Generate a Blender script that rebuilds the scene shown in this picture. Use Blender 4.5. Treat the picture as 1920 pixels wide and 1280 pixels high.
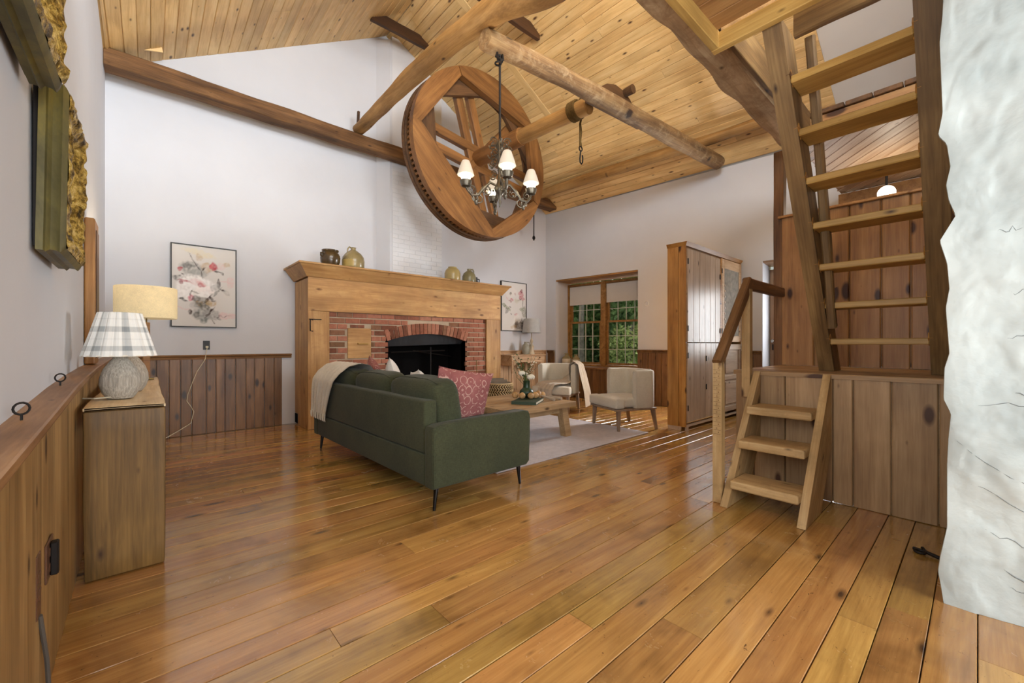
import bpy, bmesh, math, random
from mathutils import Vector, Matrix, noise
from math import pi, sin, cos, radians
random.seed(7)
SC = bpy.context.scene
COL = SC.collection
for o in list(bpy.data.objects):
    bpy.data.objects.remove(o)

def lin(h):
    h = h.lstrip('#'); r = []
    for i in (0, 2, 4):
        c = int(h[i:i+2], 16) / 255
        r.append(c / 12.92 if c <= .04045 else ((c + .055) / 1.055) ** 2.4)
    return (r[0], r[1], r[2], 1)

# ---------------------------------------------------------------- camera
YAW = 0.72357
cam = bpy.data.cameras.new('camera'); cam.sensor_width = 36; cam.lens = 36 * 772 / 1920
cam.shift_y = 5 / 1920; cam.clip_start = .02; cam.clip_end = 200
co = bpy.data.objects.new('camera', cam); COL.objects.link(co)
co.location = (0, 0, 1.15); co.rotation_euler = (pi / 2, 0, -YAW)
SC.camera = co
# ---------------------------------------------------------------- exposure, sky, sun, added fill lamps out of view
vs = SC.view_settings
vs.view_transform = 'Standard'; vs.look = 'None'; vs.exposure = 0.3; vs.gamma = 1.0; vs.use_curve_mapping = False
SC.cycles.use_denoising = True
SC.cycles.max_bounces = 8; SC.cycles.diffuse_bounces = 5; SC.cycles.glossy_bounces = 4; SC.cycles.transmission_bounces = 6
SC.cycles.caustics_reflective = False; SC.cycles.caustics_refractive = False; SC.cycles.sample_clamp_indirect = 6
world = bpy.data.worlds.new('sky'); SC.world = world; world.use_nodes = True
wn = world.node_tree; bg = wn.nodes['Background']
sky = wn.nodes.new('ShaderNodeTexSky'); sky.sky_type = 'HOSEK_WILKIE'; sky.turbidity = 4; sky.sun_direction = (.75, .45, .5)
wn.links.new(sky.outputs[0], bg.inputs[0]); bg.inputs[1].default_value = 1.0
sun = bpy.data.lights.new('sun', 'SUN'); sun.energy = 11; sun.angle = radians(14); sun.color = (1, .94, .84)
so = bpy.data.objects.new('sun', sun); COL.objects.link(so)
so.rotation_euler = Vector((-.82, -.30, -.42)).to_track_quat('-Z', 'Y').to_euler()
def fill_light(name, loc, aim, sx, sy, w, col=(.93, .97, 1.0)):
    l = bpy.data.lights.new(name, 'AREA'); l.shape = 'RECTANGLE'; l.size = sx; l.size_y = sy; l.energy = w; l.color = col
    o = bpy.data.objects.new(name, l); COL.objects.link(o); o.location = loc
    o.rotation_euler = (Vector(aim) - Vector(loc)).to_track_quat('-Z', 'Y').to_euler()
fill_light('fill_light_front_low', (1.35, -2.95, 1.55), (.9, 3, 1.6), 2.2, 1.5, 150)  # added fill lamp behind the camera, at an invented low opening
fill_light('fill_light_front_high', (2.7, -2.95, 4.5), (3.0, 5, 3.4), 3.6, 1.7, 500)  # added fill lamp high behind the camera, brightens ceiling and upper walls
fill_light('fill_light_loft', (-.24, -.3, 3.85), (5, 3.6, 4.2), 2.6, 1.0, 360)  # unseen fill lamp added on the left wall above the deck, no window
fill_light('fill_light_armoire', tuple(Vector((7.177, 3.82, 0)) + Vector((-.10973, .99396, 0)) * -.55 - Vector((.99396, .10973, 0)) * .012 + Vector((0, 0, 1.55))), (3, 3.7, 1.15), .72, 1.15, 150)  # fill lamp added behind the armoire to brighten the seating area
fill_light('fill_light_door', tuple(Vector((7.177, 3.82, 0)) + Vector((-.10973, .99396, 0)) * -2.2 + Vector((.99396, .10973, 0)) * .44 + Vector((0, 0, 1.55))), (0, 1.6, 1.1), .42, 1.1, 18)  # fill lamp added at the door, hidden behind the partition
fill_light('fill_light_left', (-.22, .55, 1.75), (4, 1.2, 1.9), 1.5, 1.4, 46)  # added fill lamp beside the camera for platform and ladder, no window there

# ---------------------------------------------------------------- materials
MATS = {}
def newmat(name, rough=.6, spec=.5, metal=0.0):
    m = bpy.data.materials.new(name); m.use_nodes = True
    b = m.node_tree.nodes['Principled BSDF']
    b.inputs['Roughness'].default_value = rough; b.inputs['Specular IOR Level'].default_value = spec
    b.inputs['Metallic'].default_value = metal
    MATS[name] = m
    return m, m.node_tree, b
def N(t, kind, **kw):
    n = t.nodes.new(kind)
    for k, v in kw.items():
        setattr(n, k, v)
    return n
def setin(n, **kw):
    for k, v in kw.items():
        n.inputs[k.replace('_', ' ')].default_value = v
def ramp(t, fac, stops):
    r = N(t, 'ShaderNodeValToRGB'); e = r.color_ramp.elements
    while len(e) < len(stops): e.new(.5)
    for i, (p, c) in enumerate(stops):
        e[i].position = p; e[i].color = lin(c) if isinstance(c, str) else c
    t.links.new(fac, r.inputs[0]); return r.outputs[0]
def coords(t, rand=True):
    tc = N(t, 'ShaderNodeTexCoord'); v = tc.outputs['Object']
    if rand:
        oi = N(t, 'ShaderNodeObjectInfo'); mm = N(t, 'ShaderNodeVectorMath', operation='SCALE')
        mm.inputs[0].default_value = (37, 23, 51); t.links.new(oi.outputs['Random'], mm.inputs['Scale'])
        ad = N(t, 'ShaderNodeVectorMath', operation='ADD'); t.links.new(v, ad.inputs[0]); t.links.new(mm.outputs[0], ad.inputs[1])
        return ad.outputs[0], oi.outputs['Random']
    return v, None
def noisetex(t, v, scale, detail=3, rough=.55, dist=0.0, sc3=None):
    if sc3:
        m = N(t, 'ShaderNodeMapping'); m.inputs['Scale'].default_value = sc3; t.links.new(v, m.inputs[0]); v = m.outputs[0]
    n = N(t, 'ShaderNodeTexNoise'); setin(n, Scale=scale, Detail=detail, Roughness=rough, Distortion=dist)
    t.links.new(v, n.inputs['Vector']); return n.outputs[0]
def mixc(t, fac, a, b, mode='MIX'):
    m = N(t, 'ShaderNodeMix', data_type='RGBA', blend_type=mode)
    for k, s in (('Factor', fac), ('A', a), ('B', b)):
        i = {'Factor': 0, 'A': 6, 'B': 7}[k]
        if hasattr(s, 'links') or hasattr(s, 'is_linked'): t.links.new(s, m.inputs[i])
        else: m.inputs[i].default_value = lin(s) if isinstance(s, str) else s
    return m.outputs[2]
def mathn(t, op, a, b=0.0, clamp=False):
    m = N(t, 'ShaderNodeMath', operation=op, use_clamp=clamp)
    for i, s in enumerate((a, b)):
        if hasattr(s, 'is_linked'): t.links.new(s, m.inputs[i])
        else: m.inputs[i].default_value = s
    return m.outputs[0]
def bump(t, b, h, strength=.3, dist=.01):
    n = N(t, 'ShaderNodeBump'); setin(n, Strength=strength, Distance=dist)
    t.links.new(h, n.inputs['Height']); t.links.new(n.outputs[0], b.inputs['Normal'])

def wood(name, dark, mid, light, axis=0, sc=1.0, rough=.55, spec=.4, knots=.7, knotcol='3a2010', var=.16, stain=.25, bmp=.25, coat=0.0, wear=None, kscale=1.0, sat=.97):
    m, t, b = newmat(name, rough, spec)
    v, rnd = coords(t)
    def s3(along, across):
        s = [across] * 3; s[axis] = along; return s
    f1 = noisetex(t, v, 1.0 * sc, 5, .6, .5, s3(1.1, 11))
    f2 = noisetex(t, v, 1.0 * sc, 3, .6, .2, s3(3.0, 90))
    f = mathn(t, 'ADD', mathn(t, 'MULTIPLY', f1, .68), mathn(t, 'MULTIPLY', f2, .32))
    c = ramp(t, f, [(.34, dark), (.5, mid), (.66, light)])
    big = noisetex(t, v, 1.6 * sc, 3, .6, .3)
    c = mixc(t, 1.0, c, ramp(t, big, [(.3, (1 - stain, 1 - stain * 1.05, 1 - stain * 1.1, 1)), (.62, (1.06, 1.06, 1.06, 1))]), 'MULTIPLY')
    if knots > 0:
        sx = N(t, 'ShaderNodeSeparateXYZ'); t.links.new(v, sx.inputs[0]); al = sx.outputs[axis]; ot = [q for q in range(3) if q != axis]
        cxy = N(t, 'ShaderNodeCombineXYZ'); t.links.new(mathn(t, 'MULTIPLY', al, 2.2 * kscale), cxy.inputs[0])
        t.links.new(mathn(t, 'MULTIPLY', mathn(t, 'ADD', sx.outputs[ot[0]], sx.outputs[ot[1]]), 5.2 * kscale), cxy.inputs[1])
        vo = N(t, 'ShaderNodeTexVoronoi', voronoi_dimensions='2D'); setin(vo, Scale=1.0, Randomness=1.0); t.links.new(cxy.outputs[0], vo.inputs['Vector'])
        sep = N(t, 'ShaderNodeSeparateColor'); t.links.new(vo.outputs['Color'], sep.inputs[0])
        lim = mathn(t, 'MULTIPLY', mathn(t, 'SUBTRACT', sep.outputs[0], .45, True), .3 * knots)   # only some cells carry a knot
        d = mathn(t, 'SUBTRACT', lim, vo.outputs['Distance'])
        kf = N(t, 'ShaderNodeMapRange'); setin(kf, From_Min=-.03, From_Max=.05); t.links.new(d, kf.inputs[0])
        c = mixc(t, kf.outputs[0], c, knotcol)
    if wear:
        wn_ = noisetex(t, v, 7 * sc, 5, .75, .6)
        c = mixc(t, ramp(t, wn_, [(.5, (0, 0, 0, 1)), (.72, (.75, .75, .75, 1))]), c, wear)
    hsv = N(t, 'ShaderNodeHueSaturation'); t.links.new(c, hsv.inputs['Color'])
    t.links.new(mathn(t, 'ADD', mathn(t, 'MULTIPLY', rnd, 2 * var), 1 - var), hsv.inputs['Value'])
    hsv.inputs['Saturation'].default_value = sat
    t.links.new(hsv.outputs[0], b.inputs['Base Color'])
    if bmp: bump(t, b, f, bmp, .006)
    if coat:
        b.inputs['Coat Weight'].default_value = coat; b.inputs['Coat Roughness'].default_value = .12
    return m

def plain(name, c, rough=.6, spec=.5, metal=0.0, vary=.08, nscale=6, bmp=0.0, bscale=40, sc3=None):
    m, t, b = newmat(name, rough, spec, metal)
    v, rnd = coords(t)
    n = noisetex(t, v, nscale, 4, .6, 0, sc3)
    col = mixc(t, 1.0, c, ramp(t, n, [(.3, (1 - vary,) * 3 + (1,)), (.7, (1 + vary * .6,) * 3 + (1,))]), 'MULTIPLY')
    t.links.new(col, b.inputs['Base Color'])
    if bmp: bump(t, b, noisetex(t, v, bscale, 4, .65, 0, sc3), bmp, .008)
    return m

def fabric(name, c, c2=None, rough=.95, thread=320, vary=.22, sheen=.3):
    m, t, b = newmat(name, rough, .15)
    v, rnd = coords(t, False)
    a = noisetex(t, v, 1, 2, .6, 0, (thread, thread, thread * .12)); d = noisetex(t, v, 1, 2, .6, 0, (thread * .12, thread * .12, thread))
    f = mathn(t, 'ADD', mathn(t, 'MULTIPLY', a, .5), mathn(t, 'MULTIPLY', d, .5))
    base = c if c2 is None else ramp(t, noisetex(t, v, 3, 4, .6), [(.35, c), (.65, c2)])
    col = mixc(t, 1.0, base, ramp(t, f, [(.35, (1 - vary,) * 3 + (1,)), (.65, (1 + vary * .7,) * 3 + (1,))]), 'MULTIPLY')
    t.links.new(col, b.inputs['Base Color']); b.inputs['Sheen Weight'].default_value = sheen
    bump(t, b, f, .35, .004)
    return m

def emit(name, c, e, base='ffffff'):
    m, t, b = newmat(name, .6)
    b.inputs['Base Color'].default_value = lin(base); b.inputs['Emission Color'].default_value = lin(c); b.inputs['Emission Strength'].default_value = e
    return m

m_floor, t_, b_ = newmat('floor_boards', .2, .6)
b_.inputs['Coat Weight'].default_value = .55; b_.inputs['Coat Roughness'].default_value = .13; b_.inputs['Coat IOR'].default_value = 1.62
def _floor():
    t, b = t_, b_
    v, rnd = coords(t)
    f1 = noisetex(t, v, 1, 6, .62, .7, (1.0, 10, 10)); f2 = noisetex(t, v, 1, 3, .6, .2, (3, 80, 80))
    f = mathn(t, 'ADD', mathn(t, 'MULTIPLY', f1, .7), mathn(t, 'MULTIPLY', f2, .3))
    c = ramp(t, f, [(.28, '7c5522'), (.48, 'a07434'), (.6, 'b0843f'), (.76, 'c29a54')])
    big = noisetex(t, v, 1.3, 4, .65, .4)
    c = mixc(t, 1.0, c, ramp(t, big, [(.30, (.50, .45, .41, 1)), (.48, (.97, .96, .95, 1)), (.72, (1.1, 1.05, .98, 1))]), 'MULTIPLY')
    vo = N(t, 'ShaderNodeTexVoronoi', voronoi_dimensions='2D'); mp = N(t, 'ShaderNodeMapping'); mp.inputs['Scale'].default_value = (1.5, 4.5, 4.5)
    t.links.new(v, mp.inputs[0]); t.links.new(mp.outputs[0], vo.inputs['Vector']); setin(vo, Scale=1.0)
    sep = N(t, 'ShaderNodeSeparateColor'); t.links.new(vo.outputs['Color'], sep.inputs[0])
    lim = mathn(t, 'MULTIPLY', mathn(t, 'SUBTRACT', sep.outputs[0], .6, True), .25)
    kf = N(t, 'ShaderNodeMapRange'); setin(kf, From_Min=-.05, From_Max=.06); t.links.new(mathn(t, 'SUBTRACT', lim, vo.outputs['Distance']), kf.inputs[0])
    c = mixc(t, kf.outputs[0], c, '2a1509')
    sp = noisetex(t, v, 30, 5, .8, .5, (1, 2.5, 2.5))
    c = mixc(t, ramp(t, sp, [(.66, (0, 0, 0, 1)), (.72, (.5, .5, .5, 1))]), c, 'd2a878')
    sp2 = noisetex(t, v, 22, 4, .8, 1.0, (1, 2, 2))
    c = mixc(t, ramp(t, sp2, [(.29, (.8, .8, .8, 1)), (.36, (0, 0, 0, 1))]), c, '321a0b')
    hsv = N(t, 'ShaderNodeHueSaturation'); t.links.new(c, hsv.inputs['Color'])
    t.links.new(mathn(t, 'ADD', mathn(t, 'MULTIPLY', rnd, .36), .98), hsv.inputs['Value'])
    hsv.inputs['Saturation'].default_value = .95
    hr = N(t, 'ShaderNodeMath', operation='FRACT'); t.links.new(mathn(t, 'MULTIPLY', rnd, 17.3), hr.inputs[0])
    t.links.new(mathn(t, 'ADD', mathn(t, 'MULTIPLY', hr.outputs[0], .024), .487), hsv.inputs['Hue'])
    t.links.new(hsv.outputs[0], b.inputs['Base Color'])
    rr = N(t, 'ShaderNodeMapRange'); setin(rr, From_Min=.3, From_Max=.7, To_Min=.10, To_Max=.30)
    t.links.new(noisetex(t, v, 5, 5, .7, .4), rr.inputs[0]); t.links.new(rr.outputs[0], b.inputs['Roughness'])
    bump(t, b, mathn(t, 'ADD', f, mathn(t, 'MULTIPLY', big, .6)), .16, .01)
_floor()

def _wallpaint(name, c, bs=.15):
    m, t, b = newmat(name, .75, .25)
    v, _ = coords(t, False)
    n = noisetex(t, v, 1.1, 4, .6)
    t.links.new(mixc(t, 1.0, c, ramp(t, n, [(.3, (.955, .955, .96, 1)), (.7, (1.02, 1.02, 1.02, 1))]), 'MULTIPLY'), b.inputs['Base Color'])
    bump(t, b, mathn(t, 'ADD', noisetex(t, v, 3, 4, .6), mathn(t, 'MULTIPLY', noisetex(t, v, 60, 3, .6), .12)), bs, .02)
    return m
m_wall = _wallpaint('white_wall_paint', 'cdcfd4')
m_wbrick = _wallpaint('white_painted_brick', 'd6d7d9', .5)
def _stonemat():
    m, t, b = newmat('rough_white_plaster', .8, .2)
    v, _ = coords(t, False)
    n = noisetex(t, v, 2.5, 5, .6)
    c = ramp(t, n, [(.3, 'aab4b3'), (.5, 'bcc5c3'), (.7, 'c7cfcc')])
    t.links.new(c, b.inputs['Base Color'])
    bump(t, b, mathn(t, 'ADD', noisetex(t, v, 7, 4, .5, .25), mathn(t, 'MULTIPLY', noisetex(t, v, 70, 3, .6), .08)), .28, .03)
    return m
m_stone = _stonemat()
m_crack = plain('crack_grey', '7d8484', .9)
m_ceil = wood('ceiling_pine', 'c4954e', 'ddb46a', 'e8c582', rough=.42, spec=.4, sat=.9, knots=.62, knotcol='55300f', var=.09, stain=.14, bmp=.1, kscale=1.1)
m_wains = wood('wainscot_pine', '563a20', '71502e', '8b683f', rough=.45, knots=.8, knotcol='2e1a0d', var=.13, stain=.25, bmp=.15)
m_wainsl = wood('wainscot_left_pine', '745528', '927041', 'ab8a55', rough=.45, knots=.8, knotcol='3a2410', var=.10, stain=.22, bmp=.15)
m_wainsb = wood('wainscot_back_pine', '5f4026', '7d5a38', '936c46', rough=.4, knots=.8, knotcol='33200f', var=.12, stain=.2, bmp=.15)
m_trim = wood('trim_pine', '6b4825', '87603a', 'a37a4c', rough=.45, knots=.3, var=.06, stain=.2, bmp=.15)
m_panel = wood('partition_pine', '7f5832', '9a6f40', 'ae8450', rough=.42, knots=1.2, knotcol='3a1d0d', var=.12, stain=.22, bmp=.12)
m_platf = wood('platform_pine', '8a6a48', 'a08059', 'b3946c', rough=.5, knots=1.0, knotcol='4a2c18', var=.14, stain=.22, bmp=.12)
m_mantel = wood('mantel_pine', '9c713f', 'b68a52', 'caa268', rough=.55, knots=.7, knotcol='6b451f', var=.07, stain=.22, bmp=.2, wear='a8794a')
m_beam = wood('beam_oak', '4a3018', '6c4a27', '8c6438', rough=.75, knots=.4, knotcol='2b180a', var=.1, stain=.35, bmp=.7)
m_darkbeam = wood('dark_tie', '34200f', '4a2e15', '5c3a1c', rough=.6, knots=.3, var=.1, stain=.2, bmp=.3)
m_log = wood('peeled_log', '84602f', 'a67c42', 'bf965a', rough=.65, knots=.6, knotcol='3c2410', var=.08, stain=.3, bmp=.4)
m_log2 = wood('bark_log', '5f4529', '86653e', 'a9895a', rough=.75, knots=.9, knotcol='2e1c0e', var=.06, stain=.4, bmp=.6, wear='b39a74')
m_hewn = wood('hewn_beam', 'a08664', 'c2a680', 'd4bd98', rough=.8, knots=.9, knotcol='33200f', var=.05, stain=.3, bmp=.9, wear='8a6b4a')
m_wheel = wood('wheel_oak', '63401c', '835729', '986a35', rough=.5, knots=.6, knotcol='44260e', var=.12, stain=.25, bmp=.2)
m_wheeld = wood('wheel_dark_oak', '3d2813', '573a1e', '6d4b28', rough=.65, knots=.3, var=.15, stain=.3, bmp=.3)
m_ladder = wood('ladder_oak', '5e4526', '7f6139', '9a7b4b', rough=.6, knots=.7, knotcol='33200f', var=.09, stain=.4, bmp=.4)
m_tread = wood('tread_pine', '9a7434', 'b78f48', 'cca75e', rough=.5, knots=.5, knotcol='4a2e12', var=.1, stain=.25, bmp=.25)
m_steps = wood('worn_step_pine', '967648', 'b39260', 'c9ab7a', rough=.6, knots=.9, knotcol='4d3018', var=.08, stain=.3, bmp=.4, wear='94784c')
m_rail = wood('handrail_oak', '4a2f17', '6b4826', '86603a', rough=.5, knots=.4, var=.05, stain=.3, bmp=.3)
m_arms = wood('armoire_side_pine', '83551f', 'a8742f', 'bb8941', rough=.4, knots=1.0, knotcol='4a2a0e', var=.1, stain=.2, bmp=.12)
m_armf = wood('armoire_front_pine', '98836d', 'b09a84', 'c0ab95', rough=.32, spec=.5, knots=.5, knotcol='54402d', var=.07, stain=.15, bmp=.12)
m_cons = wood('console_wood', '533c18', '745628', '8f6d36', axis=2, rough=.55, knots=.9, knotcol='3e260f', var=.05, stain=.3, bmp=.2)
m_constop = wood('console_top_wood', 'c4a97e', 'd6bf97', 'e4d2b0', axis=1, rough=.6, knots=.4, knotcol='5e4122', var=.03, stain=.2, bmp=.3)
m_ctable = wood('coffee_table_wood', '8a6e4c', 'a98b63', 'bfa47c', rough=.6, knots=.6, knotcol='4a341c', var=.05, stain=.3, bmp=.3)
m_legw = wood('chair_leg_wood', '6e5844', '8a7460', '9c8672', axis=2, rough=.5, knots=0, var=.05, stain=.15, bmp=.1)
m_stand = wood('washstand_pine', 'aa8762', 'c4a27c', 'd4b592', rough=.55, knots=.5, knotcol='684a2b', var=.06, stain=.2, bmp=.15)
m_window = wood('window_pine', '7d5524', '9d7034', 'b48747', rough=.45, knots=.2, var=.06, stain=.2, bmp=.1)
m_mirrorw = wood('mirror_frame_wood', '7a4f20', '9a6a30', 'b38345', rough=.5, knots=.3, var=.05, stain=.35, bmp=.2)
m_door = wood('door_wood', '6f5037', '8d6c50', '9f7f62', rough=.5, knots=.5, var=.05, stain=.2, bmp=.1)
m_bead = wood('bead_wood', '97703f', 'b68f5b', 'c9a575', rough=.55, knots=0, var=.14, stain=.15, bmp=.1, sc=4)
def _brick():
    m, t, b = newmat('red_brick', .85, .2)
    v, rnd = coords(t)
    c = ramp(t, rnd, [(0, '6d4535'), (.3, '94604c'), (.6, 'a86f5a'), (.85, 'b27e68'), (1, '7a5a43')])
    n = noisetex(t, v, 16, 5, .7)
    c = mixc(t, 1.0, c, ramp(t, n, [(.3, (.72, .7, .68, 1)), (.65, (1.1, 1.1, 1.1, 1))]), 'MULTIPLY')
    t.links.new(c, b.inputs['Base Color']); bump(t, b, noisetex(t, v, 50, 4, .7), .4, .006)
    return m
m_brick = _brick()
m_mortar = plain('mortar', 'b9a892', .95, .1, vary=.15, bmp=.4)
m_soot = plain('sooty_black', '0c0b0b', .95, .1)
m_hood = plain('hood_iron', '3c3f43', .5, .4, 0.3, vary=.2, nscale=3)
m_iron = plain('black_iron', '1f1a17', .55, .5, .6, vary=.3)
m_bronze = plain('antique_bronze', '6e675a', .4, .5, .8, vary=.4, nscale=30)
m_sofa = fabric('green_sofa_fabric', '424531', '393d2c', vary=.3, thread=260, sheen=.08)
m_legm = plain('black_metal_leg', '14100f', .3, .5, .4)
m_chair = fabric('cream_chair_fabric', 'c9c4b7', 'bfbaab', vary=.1, thread=300)
m_throw = fabric('cream_throw', 'd8d2c2', 'cdc5b3', vary=.12, thread=160)
m_throw2 = fabric('beige_throw', 'bdb2a2', 'ad9f8b', vary=.12, thread=200)
m_rug = fabric('pale_rug', 'b7aeb0', 'a79fa3', vary=.16, thread=140)
m_white = fabric('white_pillow', 'd9d4cc', 'cdc8c0', vary=.1)
m_shade = plain('white_glass', 'f0ece0', .5)
def _pink():
    m, t, b = newmat('pink_pillow', .95, .1)
    v, _ = coords(t, False)
    mp = N(t, 'ShaderNodeMapping'); mp.inputs['Scale'].default_value = (15, 15, 13); t.links.new(v, mp.inputs[0])
    vo = N(t, 'ShaderNodeTexVoronoi', feature='F1', distance='EUCLIDEAN'); setin(vo, Scale=1.0, Randomness=.25); t.links.new(mp.outputs[0], vo.inputs['Vector'])
    rings = mathn(t, 'SINE', mathn(t, 'MULTIPLY', vo.outputs['Distance'], 17.0))
    rings = mathn(t, 'MULTIPLY', mathn(t, 'GREATER_THAN', rings, .8), mathn(t, 'GREATER_THAN', noisetex(t, v, 24, 3, .7), .46))
    f = noisetex(t, v, 1, 2, .6, 0, (240, 240, 240))
    c = mixc(t, rings, ramp(t, noisetex(t, v, 4, 3, .6), [(.35, '875250'), (.65, '9a6460')]), 'b89488')
    c = mixc(t, 1.0, c, ramp(t, f, [(.3, (.85,) * 3 + (1,)), (.7, (1.1,) * 3 + (1,))]), 'MULTIPLY')
    t.links.new(c, b.inputs['Base Color']); bump(t, b, f, .3, .004)
    return m
m_pink = _pink()
m_gold = None
def _gold():
    m, t, b = newmat('worn_gilt', .33, .5, .75)
    v, _ = coords(t, False)
    n = noisetex(t, v, 22, 6, .75, .4)
    t.links.new(ramp(t, n, [(.36, '3a2d14'), (.46, '8a7032'), (.54, 'cdb05c'), (.66, 'f0dc9c')]), b.inputs['Base Color'])
    bump(t, b, noisetex(t, v, 45, 5, .7), 1.0, .02)
    return m
m_gold = _gold()
def _olive():
    m, t, b = newmat('bronzed_frame_side', .5, .4, .15)
    v, _ = coords(t, False)
    n = noisetex(t, v, 6, 5, .7, .4, (1, 1, .5))
    t.links.new(ramp(t, n, [(.3, '453f22'), (.5, '5e5630'), (.65, '77692f'), (.78, '8f7b33')]), b.inputs['Base Color'])
    return m
m_olive = _olive()
m_black = plain('black_paint', '1c1a18', .5)
m_brownpl = plain('brown_plate', '5a3c2a', .35)
m_cordw = plain('cream_cord', 'd8cfb4', .6)
m_cord2 = plain('grey_cable', '55504a', .5)
m_glaze_br = plain('brown_stoneware', '4c3b22', .25, .6, vary=.35, nscale=9)
m_glaze_t = plain('tan_stoneware', '93845c', .25, .6, vary=.3, nscale=6)
m_glaze_y = plain('ochre_stoneware', 'a4905c', .3, .5, vary=.15, nscale=8)
m_glaze_g = plain('olive_stoneware', '7f7654', .3, .5, vary=.25, nscale=8)
m_glaze_gr = plain('grey_stoneware', '98988a', .35, .5, vary=.2, nscale=8)
m_glaze_w = plain('cream_stoneware', 'bfb39b', .35, .5, vary=.2, nscale=8)
m_spill = plain('yellow_glaze', 'b09a5a', .2, .6, vary=.15)
def _ribvase():
    m, t, b = newmat('ribbed_grey_ceramic', .8, .2)
    v, _ = coords(t, False)
    n = noisetex(t, v, 1, 4, .7, .2, (130, 130, 5))
    t.links.new(ramp(t, n, [(.3, '8a847a'), (.5, 'b0a99d'), (.7, 'cdc7bb')]), b.inputs['Base Color'])
    bump(t, b, n, .7, .01)
    return m
m_rib = _ribvase()
def _plaid():
    m, t, b = newmat('plaid_linen', .9, .1)
    tc = N(t, 'ShaderNodeTexCoord'); v = tc.outputs['UV']
    sp = N(t, 'ShaderNodeSeparateXYZ'); t.links.new(v, sp.inputs[0])
    def bands(src, freq, off, w, soft):
        fr = N(t, 'ShaderNodeMath', operation='FRACT'); t.links.new(mathn(t, 'ADD', mathn(t, 'MULTIPLY', src, freq), off), fr.inputs[0])
        d = mathn(t, 'ABSOLUTE', mathn(t, 'SUBTRACT', fr.outputs[0], .5))
        r = N(t, 'ShaderNodeMapRange'); setin(r, From_Min=w, From_Max=w + soft, To_Min=1, To_Max=0); t.links.new(d, r.inputs[0]); return r.outputs[0]
    vx = bands(sp.outputs[0], 7, 0, .13, .04); vy = bands(sp.outputs[1], 2.3, .1, .11, .04)
    wx = bands(sp.outputs[0], 7, .5, .02, .02); wy = bands(sp.outputs[1], 2.3, .6, .02, .02)
    w = noisetex(t, v, 1, 3, .7, 0, (500, 200, 1))
    f = mathn(t, 'ADD', mathn(t, 'MULTIPLY', mathn(t, 'ADD', vx, vy), .42), mathn(t, 'MULTIPLY', mathn(t, 'ADD', wx, wy), .12))
    f = mathn(t, 'MULTIPLY', f, mathn(t, 'ADD', mathn(t, 'MULTIPLY', w, .9), .45))
    t.links.new(mixc(t, f, 'e6e8e6', '4d5c66'), b.inputs['Base Color'])
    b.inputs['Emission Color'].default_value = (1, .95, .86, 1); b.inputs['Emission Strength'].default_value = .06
    return m
m_plaid = _plaid()
def _linen(name, c, e, ec):
    m, t, b = newmat(name, .9, .1)
    v, _ = coords(t, False)
    n = noisetex(t, v, 1, 3, .6, 0, (120, 120, 120)); n2 = noisetex(t, v, 14, 4, .7)
    col = mixc(t, 1.0, c, ramp(t, mathn(t, 'ADD', mathn(t, 'MULTIPLY', n, .5), mathn(t, 'MULTIPLY', n2, .5)), [(.3, (.82,) * 3 + (1,)), (.65, (1.04,) * 3 + (1,))]), 'MULTIPLY')
    t.links.new(col, b.inputs['Base Color']); t.links.new(col, b.inputs['Emission Color']); b.inputs['Emission Strength'].default_value = e
    return m
m_drum = _linen('lit_linen_shade', 'd9c69c', .38, 'd8bf8c')
m_gshade = _linen('grey_shade', 'b4b6b6', 0, 'ffffff')
m_bulb = emit('lit_bulb', 'fff0d0', 14)
m_glassshade = emit('lit_glass_shade', 'fff0d6', .25, 'b8b0a4')
m_globe = emit('lit_globe', 'fff3dc', 6)
m_brass = plain('aged_brass', '7a6434', .35, .5, .7)
m_knob = plain('polished_knob', '9a948c', .25, .5, .8)
m_wroof = _wallpaint('white_roof_drywall', 'd9d6d0')
m_leaf = plain('leaf_green', '7a965a', .6, .3, vary=.5, nscale=3)
m_leaf2 = plain('leaf_light_green', 'bccd88', .6, .3, vary=.4, nscale=3)
m_bark = plain('tree_bark', '8b8478', .9, .1, vary=.4, nscale=8, bmp=.5)
m_grass = plain('grass_green', '6f8a45', .9, .1, vary=.4, nscale=4)
m_blind = plain('roller_blind', 'cfcac2', .85, .1, vary=.03)
m_blind.node_tree.nodes['Principled BSDF'].inputs['Emission Color'].default_value = (1, 1, 1, 1)
m_sage = plain('muntin_white', 'd9d6c8', .5)
m_green = plain('green_glaze', '1f3a26', .3, .5, vary=.15)
m_bookg = plain('book_green', '2e4030', .6)
m_page = plain('book_pages', 'd8cfb8', .8)
m_petal = plain('white_petal', 'e4e4d6', .7, .2, vary=.08, nscale=20)
m_stem = plain('flower_leaf', '4c6038', .7, .2, vary=.3, nscale=30)
m_basket = plain('wicker_tan', 'c9b48c', .75, .2, vary=.2, nscale=20)
m_basketd = plain('wicker_dark', '4a3a26', .8, .2, vary=.2, nscale=20)
m_firewood = plain('grey_firewood', '7b746a', .9, .1, vary=.3)
m_rope = plain('old_rope', '5d4827', .9, .1, vary=.3, nscale=60, bmp=.6, bscale=90)
m_plate = plain('white_plastic', 'dadada', .4)
m_glass, tg, bgx = newmat('window_glass', .02, .5)
bgx.inputs['Transmission Weight'].default_value = 1; bgx.inputs['IOR'].default_value = 1.02; bgx.inputs['Base Color'].default_value = (.97, .98, .97, 1)
m_cabglass = plain('dim_cabinet_glass', '8f8a80', .15, .6, vary=.35, nscale=14)
m_mirror = plain('mirror_silver', 'c8ccd0', .03, .5, 1.0, vary=.01)

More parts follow.
